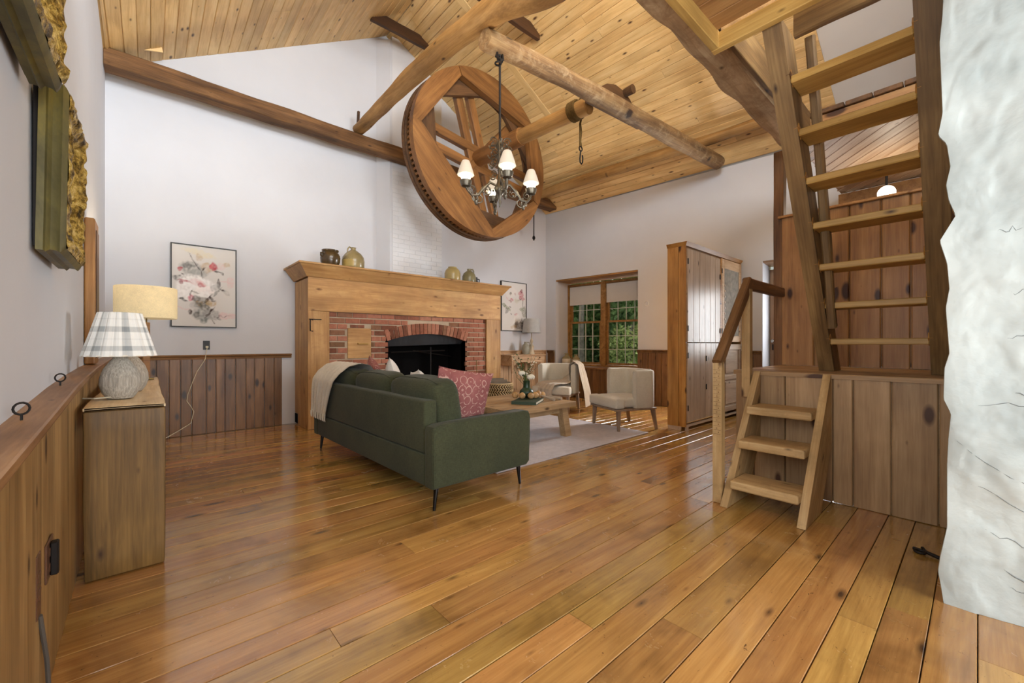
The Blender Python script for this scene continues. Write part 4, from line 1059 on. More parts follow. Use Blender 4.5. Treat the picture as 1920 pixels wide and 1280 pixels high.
for k in range(9):
    y0 = 1.26 - k * .188; plank('panel_board', (7.10, y0 - .094, 1.0), (7.10, y0 - .094, 2.93), .182, .016, (-1, 0, 0), m_panel, bw, .006)
struct(B().box((7.06, .42, 2.96), (.08, 1.7, .05), None, .005).obj('trim_18', m_platf))
gl = thing('globe_lamp', 'round lit globe lamp hanging behind the ladder treads', 'lamp', (6.3, .69, 2.87))
B().ball((0, 0, 0), .082, 18).obj('globe', m_globe, gl, True)
B().tube([(.0, 0, .08), (0, 0, .365)], .012, 8).obj('stem', m_iron, gl, True)
gp = bpy.data.lights.new('globe_light', 'POINT'); gp.energy = 10; gp.color = (1, .88, .7); gp.shadow_soft_size = .08
go = bpy.data.objects.new('globe_light', gp); COL.objects.link(go); go.location = (6.15, .62, 2.75)

# ================================================================ ARMOIRE
ac = thing('armoire', 'tall shallow pine armoire with greyed doors standing out from the right wall', 'armoire', (5.33, 2.56, 0))
def A(x, y, z): return Vector((x, y, z))
AW, AD, AH = 1.90, .26, 2.455
for y0, y1 in ((0, .10), (.102, AD)):
    plank('side_board', A(0, (y0+y1)/2, .05), A(0, (y0+y1)/2, AH), y1-y0-.002, .02, (-1, 0, 0), m_arms, ac, .003)
B().box(A(AW/2 + .01, AD - .012, AH/2 + .03), (AW - .03, .02, AH - .06)).obj('back_panel', m_arms, ac); B().box(A(AW, AD/2, AH/2 + .03), (.02, AD, AH - .06)).obj('side_panel', m_arms, ac)
B().box(A(AW/2, AD/2 + .01, AH - .012), (AW - .02, AD - .03, .02)).obj('top_panel', m_arms, ac)
pts = [(-.028, -.03), (AW + .02, -.03), (AW + .02, AD + .0), (-.028, AD + .0)]
cb = B(); cb.add([A(x, y, AH + .05) for x, y in pts] + [A(-.004, -.004, AH - .0), A(AW, -.004, AH), A(AW, AD, AH), A(-.004, AD, AH)], [(0, 1, 2, 3), (4, 5, 6, 7), (0, 1, 5, 4), (1, 2, 6, 5), (2, 3, 7, 6), (3, 0, 4, 7)]); cb.obj('crown', m_arms, ac)
bs = B(); bs.box(A(.05, .01, .025), (.06, .02, .05)); bs.box(A(.95, .012, .06), (1.86, .02, .03)); bs.box(A(.0, AD/2, .025), (.02, AD*.5, .05)); bs.box(A(AW - .05, .01, .025), (.06, .02, .05)); bs.box(A(AW - .03, AD - .03, .025), (.05, .05, .05)); bs.box(A(.03, AD - .03, .025), (.05, .05, .05)); bs.obj('plinth', m_armf, ac)
B().box(A(1.10, -.004, 1.25), (.05, .02, 2.36)).obj('stile', m_arms, ac)
def plankdoor(x0, x1, z0, z1):
    d = B().box(A((x0+x1)/2, .004, (z0+z1)/2), (x1-x0, .016, z1-z0), None, .003).obj('door', m_armf, ac)
    n = max(2, round((x1 - x0) / .17)); w = (x1 - x0) / n
    for k in range(n): plank('board', A(x0 + w*(k+.5), -.012, z0 + .004), A(x0 + w*(k+.5), -.012, z1 - .004), w - .004, .010, (0, -1, 0), m_armf, d, .004)
    return d
def hinges(d, x, zs):
    for z in zs: B().box(A(x, -.018, z), (.022, .008, .075), None, .002).obj('hinge', m_iron, d)
d = plankdoor(.03, 1.07, 1.175, AH - .03); hinges(d, .03, (2.25, 1.36)); hinges(d, 1.06, (2.15, 1.35))
d = plankdoor(.03, .58, .11, 1.165); hinges(d, .03, (1.0, .3)); d = plankdoor(.585, 1.07, .11, 1.165); hinges(d, .585, (.95, .55))
# framed glazed door and panelled door on the right
d = B().box(A(1.50, .006, 1.815), (.74, .012, 1.25), None, .003).obj('door', m_stand, ac)
for c, s in ((A(1.165, -.008, 1.815), (.09, .022, 1.25)), (A(1.835, -.008, 1.815), (.09, .022, 1.25)), (A(1.50, -.008, 2.37), (.58, .022, .14)), (A(1.50, -.008, 1.23), (.58, .022, .09))):
    B().box(c, s, None, .005).obj('frame', m_stand, d)
B().box(A(1.50, -.006, 1.79), (.575, .010, 1.03)).obj('glass', m_cabglass, d); hinges(d, 1.125, (2.25, 1.35))
for k in range(9): B().box(A(1.235, -.014, 1.36 + k * .085), (.03, .014, .03), None, .004).obj('carved_bead', m_armf, d)
d = B().box(A(1.50, .006, .64), (.74, .012, 1.02), None, .003).obj('door', m_armf, ac)
for z0, z1 in ((1.06, 1.15), (.60, .67), (.12, .20)): B().box(A(1.50, -.008, (z0+z1)/2), (.74, .022, z1-z0), None, .006).obj('frame', m_armf, d)
for x in (1.17, 1.83): B().box(A(x, -.007, .64), (.09, .020, .84), None, .006).obj('frame', m_armf, d)
for z0, z1 in ((.70, 1.03), (.23, .57)): B().box(A(1.50, -.006, (z0+z1)/2), (.46, .014, z1-z0), None, .006).obj('panel', m_armf, d)
B().ball(A(1.2, -.04, 1.0), .022, 10).obj('knob', m_iron, d, True)
# ================================================================ SOFA
sf = thing('sofa', 'dark green three-seat sofa on thin black legs with its back to the camera', 'sofa', (1.43, 2.41, 0), radians(1.3))
SL, SDp = 2.46, .92
def rb(name, x0, x1, y0, y1, z0, z1, mat, parent, ch=.02, seg=3):
    return B().box(((x0+x1)/2, (y0+y1)/2, (z0+z1)/2), (x1-x0, y1-y0, z1-z0), None, ch, seg).obj(name, mat, parent, True)
rb('base', .0, .10, .122, SL - .122, .17, .385, m_sofa, sf, .012); rb('base', .09, .88, .122, SL - .122, .17, .33, m_sofa, sf, .012)
rb('back_panel', .004, .11, .126, SL - .126, .388, .755, m_sofa, sf, .018)
for y0 in (0, SL - .122):
    b = B(); n = 22; vs, fs = [], []
    prof = [(0, .17), (.88, .17), (.905, .19), (.915, .40), (.92, .575), (.905, .605), (.86, .612), (.5, .607), (.06, .598), (.012, .585), (0, .56)]
    b.prism([(x, y0, z) for x, z in prof], (0, 0, 0), (0, .122, 0))
    bmesh.ops.bevel(b.bm, geom=[e for e in b.bm.edges if abs(e.verts[0].co.y - e.verts[1].co.y) < 1e-6], offset=.022, segments=3, profile=.6, affect='EDGES')
    a_ = b.obj('arm', m_sofa, sf, True)
    yy = y0 + (.004 if y0 == 0 else .118)
    B().tube([(x, yy, z) for x, z in ((.006, .19), (.008, .55), (.03, .586), (.5, .597), (.86, .602), (.9, .59), (.912, .55), (.9, .2))], .0045, 5).obj('piping', m_sofa, a_, True)
def cushion(name, c, d, mat, parent, R=None, bulge=.05, seam=True):
    t = bmesh.new(); bmesh.ops.create_cube(t, size=1); bmesh.ops.subdivide_edges(t, edges=t.edges[:], cuts=9, use_grid_fill=True)
    for v in t.verts:
        p = v.co * 2; q = Vector((p.x, p.y, p.z)); k = 5.0
        l = (abs(p.x)**k + abs(p.y)**k + abs(p.z)**k) ** (1/k); q = p / max(l, 1e-6) if l > 0 else p
        m = max(abs(p.x), abs(p.y), abs(p.z)); q = p * (m / l) if l > 0 else p
        bl = 1 + bulge * ((1 - q.y*q.y) * (1 - q.z*q.z) if abs(q.x) >= max(abs(q.y), abs(q.z)) else (1 - q.x*q.x) * .5)
        v.co = Vector((q.x * d[0]/2 * (bl if d[0] < d[2] else 1), q.y * d[1]/2, q.z * d[2]/2 * (1 if d[0] < d[2] else bl))) + Vector((.006, .006, .006)) * noise.noise(q * 1.7 + Vector(c))
    M = Matrix.Translation(c) @ (R.to_4x4() if R is not None else Matrix.Identity(4))
    t.verts.index_update(); b = B().add([v.co for v in t.verts], [[v.index for v in f.verts] for f in t.faces], M); t.free()
    return b.obj(name, mat, parent, True)
for k in range(3):
    yc_ = .125 + .737 * (k + .5)
    cushion('seat_cushion', (.53, yc_, .415), (.72, .73, .165), m_sofa, sf, bulge=.10)
    bc_ = cushion('back_cushion', (.225, yc_, .67), (.235, .745, .46), m_sofa, sf, Matrix.Rotation(-.16, 3, 'Y'), bulge=.28)
    B().tube([(.13, yc_ - .34, .865), (.135, yc_ - .2, .888), (.135, yc_, .892), (.135, yc_ + .2, .888), (.13, yc_ + .34, .865)], .005, 5).obj('piping', m_sofa, bc_, True)
for x, y in ((.07, .075), (.85, .075), (.07, SL - .075), (.85, SL - .075)):
    sx = -.02 if x < .4 else .02
    B().tube([(x, y, .172), (x + sx, y, .002)], [.020, .010], 10).obj('leg', m_legm, sf, True)
Ms = sf.matrix_basis.copy()
Ms = Matrix.Translation(sf.location) @ Matrix.Rotation(radians(1.3), 4, 'Z')
th = tag(empty('throw_blanket', sf.location, radians(1.3)), 'cream fringed throw hanging over the far end of the green sofa back', 'blanket')
path = [(.36, .845), (.30, .93), (.20, .955), (.10, .925), (.03, .855), (-.016, .775), (-.020, .66), (-.020, .55), (-.024, .425)]
e0 = [1.66, 1.66, 1.68, 1.71, 1.76, 1.81, 1.88, 1.94, 1.99]; e1 = [2.25, 2.28, 2.32, 2.36, 2.40, 2.42, 2.435, 2.44, 2.44]
def dr_(u, v, off=0.0):
    f = v * 8; i = min(int(f), 7); a = f - i
    x = path[i][0] + (path[i+1][0] - path[i][0]) * a; z = path[i][1] + (path[i+1][1] - path[i][1]) * a
    y0 = e0[i] + (e0[i+1] - e0[i]) * a; y1 = e1[i] + (e1[i+1] - e1[i]) * a
    w = .010 * sin(u * 19 + v * 2) * (.3 + v) - off
    s_ = min(1, max(0, (v - .3) / .4)); return Vector((x - abs(w) * s_ - .002, y0 + (y1 - y0) * u, z + abs(w) * (1 - s_) + .004))
b = B(); b.grid(lambda u, v: dr_(u, v), 36, 30); b.grid(lambda u, v: dr_(u, v) + Vector((.006 if v > .5 else 0, 0, -.006 if v <= .5 else 0)), 36, 30)
b.obj('cloth', m_throw, th, True)
b = B()
for k in range(34):
    p = dr_((k + .5) / 34, 1.0); b.tube([p, p + Vector((-.002, random.uniform(-.004, .004), -.035)), p + Vector((.0, random.uniform(-.008, .008), -.062 - random.uniform(0, .012)))], [.0045, .004, .003], 4)
b.obj('fringe', m_throw, th, True)
def put_pillow(label, c, w, h, t, normal, roll, mat):
    n_ = Vector(normal).normalized(); x_ = Vector((0, 0, 1)).cross(n_).normalized() if abs(n_.z) < .95 else Vector((1, 0, 0)); z_ = n_.cross(x_) * 1
    R = Matrix((x_, n_, z_)).transposed() @ Matrix.Rotation(roll, 3, 'Y')
    b = pillow(w, h, t); o = b.obj('throw_pillow', mat, None, True); M = R.to_4x4(); M.translation = c; o.matrix_basis = M
    return tag(o, label, 'pillow', 'pillows on the green sofa')
put_pillow('large pink patterned pillow leaning at the near end of the green sofa', (1.85, 2.70, .72), .50, .47, .17, (-.12, -1, -.16), .16, m_pink)
put_pillow('pink pillow corner just peeking out behind the large pink pillow', (1.93, 2.93, .69), .44, .46, .15, (.75, -.75, .2), -.05, m_pink)
put_pillow('white pillow standing at mid sofa, next behind the pink ones', (1.90, 3.40, .70), .44, .44, .15, (1, -.3, .35), .12, m_white)
put_pillow('white pillow near the far end of the green sofa, before the dark firebox', (1.89, 3.93, .75), .45, .46, .15, (1, -.35, .3), .3, m_white)
put_pillow('pink pillow farthest along the green sofa beside the cream throw', (1.89, 4.38, .755), .45, .46, .15, (1, -.35, .3), -.25, m_pink)

# ================================================================ RUG, COFFEE TABLE
rg = B()
vs, fs = [], []
b = B().box((3.58, 3.92, .0075), (2.54, 2.2, .012), None, .004); tag(b.obj('rug', m_rug), 'pale mauve-grey rug under the coffee table', 'rug')
tb_ = thing('coffee_table', 'square low table of weathered wood with chunky splayed legs on the pale rug', 'table', (3.42, 3.855, .014))
for k in range(6):
    y0 = -.545 + k * .1817; plank('top_board', (-.57, y0 + .0908, .426), (.57, y0 + .0908, .426), .1805, .062, (0, 0, 1), m_ctable, tb_, .004)
for sx in (-1, 1):
    for sy in (-1, 1):
        B().prism([(sx * .40 - .05 , sy * .46 - .045, .363), (sx * .40 + .05, sy * .46 - .045, .363), (sx * .40 + .05, sy * .46 + .045, .363), (sx * .40 - .05, sy * .46 + .045, .363)], (0, 0, 0), (sx * .075, sy * .0, -.363)).obj('leg', m_ctable, tb_)
for sy in (-1, 1): B().box((0, sy * .44, .325), (.72, .03, .07)).obj('apron', m_ctable, tb_)
for sx in (-1, 1): B().box((sx * .40, 0, .325), (.03, .82, .07)).obj('apron', m_ctable, tb_)
TZ = .4405
bkk = thing('book', 'dark green hardback book lying flat on the coffee table', 'book', (3.47, 3.63, TZ), radians(32))
B().box((0, 0, .0185), (.41, .285, .026)).obj('pages', m_page, bkk)
B().box((0, 0, .0025), (.425, .30, .004)).obj('cover', m_bookg, bkk); B().box((0, 0, .034), (.425, .30, .004)).obj('cover', m_bookg, bkk); B().box((-.213, 0, .018), (.004, .30, .035)).obj('spine', m_bookg, bkk)
VX, VY, VZ = 3.585, 3.78, TZ + .0375
vz = tag(B().lathe([(0, .0), (.05, 0), (.075, .02), (.09, .055), (.085, .085), (.06, .112), (.045, .125), (.042, .15), (.043, .205), (.046, .21), (.038, .208), (.037, .15), (.0, .14)], 28).obj('vase', m_green, None, True, (VX, VY, VZ)), 'dark green bottle-neck vase on the green book', 'vase')
bq = thing('bouquet', 'white roses and small leafy sprigs in the dark green vase', 'flowers', (VX, VY, VZ + .15))
def rose(c, r):
    b = B()
    for k in range(26):
        a = k * 2.4; e = k / 26; rr = r * (.25 + .75 * e); tilt = .25 + 1.1 * e
        d = Vector((cos(a) * sin(tilt), sin(a) * sin(tilt), cos(tilt))); s_ = d.orthogonal().normalized(); w_ = d.cross(s_)
        pts = []
        for i in range(4):
            for j in range(4):
                u, v = i / 3 - .5, j / 3 - .5; pts.append(Vector(c) + d * (rr * (1 - .55 * (u*u + v*v) * 2)) + (s_ * u + w_ * v) * (r * .85))
        b.add(pts, [[i*4+j, i*4+j+1, (i+1)*4+j+1, (i+1)*4+j] for i in range(3) for j in range(3)])
    return b.obj('rose', m_petal, bq, True)
toR = Vector((.7495, -.662, 0))
rose(toR * .055 + Vector((0, 0, .10)), .062); rose(toR * -.06 + Vector((0, 0, .15)), .055); rose(Vector((.03, .06, .13)), .045)
stems = B(); lv = B(); fl2 = B()
random.seed(21)
for k in range(17):
    a = random.uniform(-1, 1); hgt = random.uniform(.2, .40); base = Vector((0, 0, -.03)); mid = toR * (a * .05) + Vector((random.uniform(-.03, .03), random.uniform(-.03, .03), hgt * .55)); top = toR * (a * .15) + Vector((random.uniform(-.05, .05), random.uniform(-.05, .05), hgt))
    if k == 0: mid, top = toR * -.11 + Vector((0, 0, .18)), toR * -.17 + Vector((0, 0, .40))
    if k == 1: mid, top = toR * -.12 + Vector((0, 0, .10)), toR * -.15 + Vector((0, 0, .20))
    stems.tube([base, mid, top], [.003, .0025, .0015], 5)
    for q in range(9):
        t = .35 + .65 * q / 8; p = base * (1-t)**2 + mid * 2*t*(1-t) + top * t*t; d = Vector((random.uniform(-1, 1), random.uniform(-1, 1), random.uniform(-.2, 1))).normalized(); s_ = d.orthogonal().normalized(); L_ = random.uniform(.018, .036)
        (lv if (k % 3) else fl2).add([p, p + d * L_ * .5 + s_ * L_ * .32, p + d * L_, p + d * L_ * .5 - s_ * L_ * .32], [(0, 1, 2, 3)])
stems.obj('stem', m_stem, bq); o = lv.obj('leaves', m_stem, bq); o['kind'] = 'stuff'; o = fl2.obj('small_blossoms', m_petal, bq); o['kind'] = 'stuff'
gb = thing('bead_garland', 'string of round wooden beads with two tassels by the green vase', 'garland', (3.7, 3.75, TZ))
bmh = B().ball((0, 0, 0), .040, 16).mesh('bead', True); bmh.materials.append(m_bead)
go_ = Vector(gb.location)
bz_ = TZ + .0375 + .0415
for (x, y, z) in ((3.41, 3.80, bz_), (3.435, 3.70, bz_), (3.505, 3.62, bz_), (3.59, 3.625, bz_), (3.67, 3.66, bz_), (3.735, 3.72, bz_), (3.76, 3.80, TZ + .041), (3.80, 3.88, TZ + .041), (3.915, 3.82, TZ + .041), (3.86, 3.95, TZ + .041)):
    o = link('bead', bmh, None, gb, Vector((x, y, z)) - go_, (random.random() * 3, random.random() * 3, 0))
for (a, c) in (((3.80, 3.76, TZ + .05), (3.80, 3.50, TZ + .018)), ((3.94, 3.74, TZ + .03), (3.93, 3.50, TZ + .02))):
    a, c = Vector(a), Vector(c); d = (c - a); t = B(); t.tube([a - go_, a + d * .25 - go_, a + d * .4 - go_, a + d * .75 - go_, c - go_], [.006, .014, .012, .019, .018], 10); t.obj('tassel', m_throw2, gb, True)

# ================================================================ ARMCHAIRS
def make_chair(label):
    c = thing('armchair', label, 'chair', (0, 0, 0), 0, 'cream armchairs')
    cushion('seat', (.03, 0, .372), (.64, .57, .15), m_chair, c, bulge=.08)
    rb('seat', .20, .345, -.335, .335, .302, .436, m_chair, c, .03)
    rb('frame', -.31, .325, -.325, .325, .272, .30, m_legw, c, .004, 1)
    pts = [(.03, .30)] + [(-.04 * k, .30) for k in range(1, 4)] + [(-.17 + .0 - .13 * sin(a), .17 + .13 * cos(a)) for a in [pi/2 * k / 6 for k in range(7)]]
    pts = pts + [(x, -y) for x, y in pts[::-1]]
    th_, zb, zt = .042, .302, .80
    sec = [(-th_, zb + .02), (-th_ + .01, zb), (th_ - .01, zb), (th_, zb + .02), (th_, zt - .03), (th_ - .012, zt - .006), (0, zt), (-th_ + .012, zt - .006), (-th_, zt - .03)]
    vs, fs = [], []; n = len(pts); m = len(sec)
    for i, p in enumerate(pts):
        p = Vector((p[0], p[1], 0)); a = Vector((*pts[max(i-1, 0)], 0)); b_ = Vector((*pts[min(i+1, n-1)], 0)); d = (b_ - a).normalized(); nn = Vector((d.y, -d.x, 0))
        for (o, z) in sec: vs.append(p + nn * o + Vector((0, 0, z)))
    for i in range(n - 1):
        for j in range(m): fs.append([i*m+j, i*m+(j+1) % m, (i+1)*m+(j+1) % m, (i+1)*m+j])
    fs += [list(range(m)), list(range((n-1)*m, n*m))]
    bk_ = B().add(vs, fs).obj('backrest', m_chair, c, True)
    pp = B()
    for sgn in (-1, 1):
        pp.tube([(.034, .30 * sgn + .036, zb + .03), (.034, .30 * sgn + .036, zt - .03), (.034, .30 * sgn, zt - .004), (.034, .30 * sgn - .036, zt - .03), (.034, .30 * sgn - .036, .47)], .005, 5)
    pp.tube([(x * 1.0, y * 1.0, zt + .001) for x, y in pts], .005, 5)
    for yy in (-.1, .1): pp.tube([(-.2615, yy, .46), (-.2615, yy, zt - .02)], .003, 4)
    pp.obj('piping', m_chair, bk_, True)
    for sx, sy in ((1, 1), (1, -1), (-1, 1), (-1, -1)):
        B().prism([(sx * .275 - .024, sy * .29 - .024, .273), (sx * .275 + .024, sy * .29 - .024, .273), (sx * .275 + .024, sy * .29 + .024, .273), (sx * .275 - .024, sy * .29 + .024, .273)], (0, 0, 0), (sx * .0, sy * .02, -.27))
        b = B(); q = [(-.024, -.024), (.024, -.024), (.024, .024), (-.024, .024)]
        ox = -.05 if sx < 0 else .01
        b.add([(sx * .272 + a, sy * .285 + e, .273) for a, e in q] + [(sx * .272 + ox * 1 + a * .62, sy * .30 + e * .62, .001) for a, e in q], [(0, 1, 2, 3), (4, 5, 6, 7), (0, 1, 5, 4), (1, 2, 6, 5), (2, 3, 7, 6), (3, 0, 4, 7)])
        b.obj('leg', m_legw, c)
    return c
c1 = make_chair('cream barrel armchair half on the rug, nearest the pine armoire')
c1.location = (4.955, 3.275, .016); c1.rotation_euler = (0, 0, radians(159))
c2 = copy_tree(c1); c2['label'] = 'cream barrel armchair with the beige throw, behind the coffee table'
c2.location = (5.36, 4.88, .002); c2.rotation_euler = (0, 0, radians(203))
c1.location.z = .002
t2 = tag(empty('knit_throw', c2.location, radians(203)), 'beige crumpled throw draped over the armchair behind the coffee table', 'blanket')
pth = [(-.06, .54, .10), (-.08, .50, .34), (-.11, .42, .64), (-.11, .375, .79), (-.11, .30, .83), (-.11, .225, .78), (-.09, .205, .62), (-.05, .15, .50), (.05, .05, .474), (.18, -.03, .47), (.32, -.08, .464), (.392, -.11, .40), (.40, -.12, .22)]
def t2f(u, v):
    f = v * 12; i = min(int(f), 11); a = f - i; p = Vector(pth[i]).lerp(Vector(pth[i+1]), a)
    k = min(1, max(0, (v - .45) / .2)); sm = (Vector((1, 0, 0)) * (1 - k) + Vector((.5, .87, 0)) * k).normalized()
    wd = .26 + .22 * max(0, (.3 - v) / .3) + .24 * k
    fold = .022 * sin(u * 17 + v * 2.5 + .8 * sin(v * 9)) + .014 * noise.noise(Vector((u * 5, v * 9, 1)))
    up = Vector((0, 1, 0)) if v < .27 else Vector((0, 0, 1)) if v < .88 else Vector((1, 0, 0))
    q = p + sm * ((u - .5) * wd) + up * (abs(fold) + .004)
    return q
b = B(); b.grid(t2f, 30, 48); b.grid(lambda u, v: t2f(u, v) + Vector((0, 0, .005)), 30, 48); b.obj('cloth', m_throw2, t2, True)

# ================================================================ BASKET OF FIREWOOD
bs_ = thing('basket', 'round wicker basket with zigzag weave at the right of the fireplace', 'basket', (4.54, 5.45, .003))
B().lathe([(0, 0), (.17, 0), (.20, .10), (.215, .25), (.21, .47), (.20, .47), (.205, .25), (.19, .10), (.0, .03)], 28).obj('body', m_basketd, bs_, True)
wv = B()
for r_ in range(10):
    for k in range(30):
        z = .03 + r_ * .044; a = 2 * pi * k / 30; da = 2 * pi / 60; sgn = 1 if r_ % 2 else -1
        R_ = lambda zz: .17 + .045 * min(1, zz / .2) + .006
        wv.tube([((R_(z)) * cos(a), R_(z) * sin(a), z), (R_(z + .03) * cos(a + da * 1.7 * sgn), R_(z + .03) * sin(a + da * 1.7 * sgn), z + .036)], .009, 4)
o = wv.obj('weave', m_basket, bs_); o['kind'] = 'stuff'
B().torus((0, 0, .475), .208, .014, None, 30, 6).obj('rim', m_basket, bs_, True)
for k, (x, y, rz, ln, rr) in enumerate(((-.03, -.09, -.6, .30, .055), (-.01, .02, -.6, .32, .055), (.03, .12, -.6, .26, .045))):
    d = Vector((cos(rz), sin(rz), 0)); p = Vector((4.54 + x, 5.45 + y, .455 + .03 * k))
    tag(log('firewood', [p - d * ln / 2 * .9, p, p + d * ln / 2 * .9], [rr] * 3, m_firewood, seg=8, n=9, rough=.01, seed=k * 3.1), ['grey split log lying at the front of the wicker basket', 'grey split log in the middle of the wicker basket', 'thinner grey log at the back of the wicker basket'][k], 'firewood', 'logs in the wicker basket')

# ================================================================ WASHSTAND WITH JUG AND LAMP
wsd = thing('washstand', 'small washed-pine stand with one drawer between fireplace and window', 'table', (5.865, 6.33, 0))
B().box((0, 0, .925), (1.0, .47, .022), None, .004).obj('top', m_stand, wsd)
B().box((0, .0, .865), (.93, .42, .095)).obj('case', m_stand, wsd)
dw = B().box((0, -.216, .868), (.86, .016, .078), None, .004).obj('drawer', m_stand, wsd)
for x in (-.30, .30): B().ball((x, -.235, .868), .016, 10).obj('knob', m_rail, dw, True)
B().prism([(-.40, -.212, .816), (.40, -.212, .816), (.40, -.212, .72), (.33, -.212, .775), (.15, -.212, .79), (0, -.212, .765), (-.15, -.212, .79), (-.33, -.212, .775), (-.40, -.212, .72)], (0, 0, 0), (0, .016, 0)).obj('apron', m_stand, wsd)
B().box((-.455, 0, .77), (.015, .36, .10)).obj('apron', m_stand, wsd)
for sx in (-1, 1):
    for sy in (-1, 1): B().tube([(sx * .43, sy * .185, .817), (sx * .43, sy * .185, .6), (sx * .43, sy * .185, .52), (sx * .43, sy * .185, .4), (sx * .43, sy * .185, .003)], [.027, .026, .018, .026, .015], 10).obj('leg', m_stand, wsd, True)
B().box((0, 0, .16), (.82, .33, .02)).obj('shelf', m_stand, wsd)
def jug(name, label, loc, prof, mat, handle=None, rz=0, group=None, cat='jug', knobs=None, spill=None):
    j = thing(name, label, cat, loc, rz, group); B().lathe(prof, 26).obj('body', mat, j, True)
    if handle: B().tube(handle, .011, 8).obj('handle', mat, j, True)
    if knobs:
        for q, s_ in enumerate((-1, 1)): B().tube([(s_ * p[0], 0, p[1]) for p in knobs], .012, 7).obj('handle', mat, j, True)
    return j
jug('stoneware_jug', 'slim grey-green jug with a loop handle on the washstand', (5.95, 6.30, .937), [(0, 0), (.06, 0), (.075, .05), (.085, .13), (.07, .19), (.035, .225), (.03, .25), (.04, .262), (.028, .26), (0, .2)], m_glaze_gr, [(.03, 0, .25), (.075, 0, .25), (.092, 0, .215), (.075, 0, .18)], radians(-40))
lp = thing('table_lamp', 'small lamp with a white-grey shade on the washstand by the corner', 'lamp', (6.16, 6.34, .937))
B().lathe([(0, 0), (.075, 0), (.07, .02), (.05, .06), (.042, .13), (.055, .17), (.03, .20), (.02, .23), (.036, .26), (.03, .30), (.012, .33), (.012, .38)], 18, fn=lambda a, z: 1 + .08 * sin(a * 4 + z * 30)).obj('base', m_glaze_w, lp, True)
B().tube([(0, 0, .37), (0, 0, .50)], .006, 6).obj('stem', m_brass, lp)
B().lathe([(.205, .455), (.165, .755), (.163, .755), (.203, .455)], 36).obj('lamp_shade', m_gshade, lp, True)
# ---- jars on the window ledge
def ledge(s, off): return W(s, off, .6605)
for k, (s_, off, lb_) in enumerate(((2.33, .16, 'taller tan-shouldered stoneware jar on the window ledge by the reveal'), (2.10, .20, 'shorter stoneware jar on the window ledge, second from the reveal'))):
    j = thing('stoneware_jar', lb_, 'jar', ledge(s_, off), 0, 'jars on the window ledge'); f = 1.0 if k == 0 else .9
    B().lathe([(0, 0), (.10 * f, 0), (.108 * f, .02), (.108 * f, .15 * f), (.102 * f, .165 * f)], 24).obj('body', m_glaze_w, j, True)
    B().lathe([(.102 * f, .1655 * f), (.085 * f, .20 * f), (.045 * f, .235 * f), (.04 * f, .262 * f), (.058 * f, .27 * f), (.055 * f, .287 * f), (0, .287 * f)], 24).obj('shoulder', m_glaze_t, j, True)

# ================================================================ CROCKS ON THE MANTEL
MZ = 2.2335
jug('crock', 'dark brown two-handled crock at the left end of the mantel', (1.905, 5.99, MZ), [(0, 0), (.10, 0), (.125, .06), (.13, .12), (.118, .17), (.10, .195), (.108, .205), (.112, .225), (.10, .226), (.09, .19), (0, .05)], m_glaze_br, None, radians(20), 'crocks and jugs on the mantel', 'crock', [(.118, .12), (.15, .13), (.15, .165), (.112, .175)])
j = jug('stoneware_jug', 'big tan jug with a yellow drip, beside the brown crock on the mantel', (2.225, 5.99, MZ), [(0, 0), (.14, 0), (.152, .03), (.155, .12), (.145, .17), (.11, .22), (.06, .26), (.035, .275), (.032, .305), (.042, .31), (.03, .31), (0, .25)], m_glaze_t, [(-.03, 0, .30), (-.06, 0, .315), (-.085, 0, .28), (-.09, 0, .24)], radians(10), 'crocks and jugs on the mantel')
B().grid(lambda u, v: Vector(((.157 if v < .5 else .157 - (v - .5) * .075) * sin(-1.15 + (u - .5) * 1.35 * (1.0 if v < .45 else max(.02, 1 - (v - .45) / .56))), -(.157 if v < .5 else .157 - (v - .5) * .075) * cos(-1.15 + (u - .5) * 1.35 * (1.0 if v < .45 else max(.02, 1 - (v - .45) / .56))), .02 + v * .19)), 10, 14).obj('glaze_drip', m_spill, j, True)
jug('crock', 'plain ochre jar without handles on the right half of the mantel', (3.925, 5.99, MZ), [(0, 0), (.125, 0), (.135, .03), (.137, .13), (.12, .18), (.09, .215), (.07, .225), (.076, .24), (.062, .242), (0, .2)], m_glaze_y, None, 0, 'crocks and jugs on the mantel', 'jar')
jug('stoneware_jug', 'olive jug with a loop handle, second from the right end of the mantel', (4.28, 6.0, MZ), [(0, 0), (.115, 0), (.123, .03), (.12, .12), (.10, .17), (.06, .205), (.034, .22), (.032, .245), (.04, .25), (.028, .25), (0, .2)], m_glaze_g, [(.03, 0, .245), (.075, 0, .25), (.095, 0, .21), (.085, 0, .165)], radians(-10), 'crocks and jugs on the mantel')
jug('mug', 'small black mug hidden behind the olive jug on the mantel', (4.47, 6.10, MZ), [(0, 0), (.06, 0), (.066, .06), (.055, .12), (.06, .135), (.05, .135), (0, .1)], m_black, [(.055, 0, .11), (.095, 0, .10), (.09, 0, .05), (.06, 0, .03)], radians(-20), 'crocks and jugs on the mantel', 'mug')

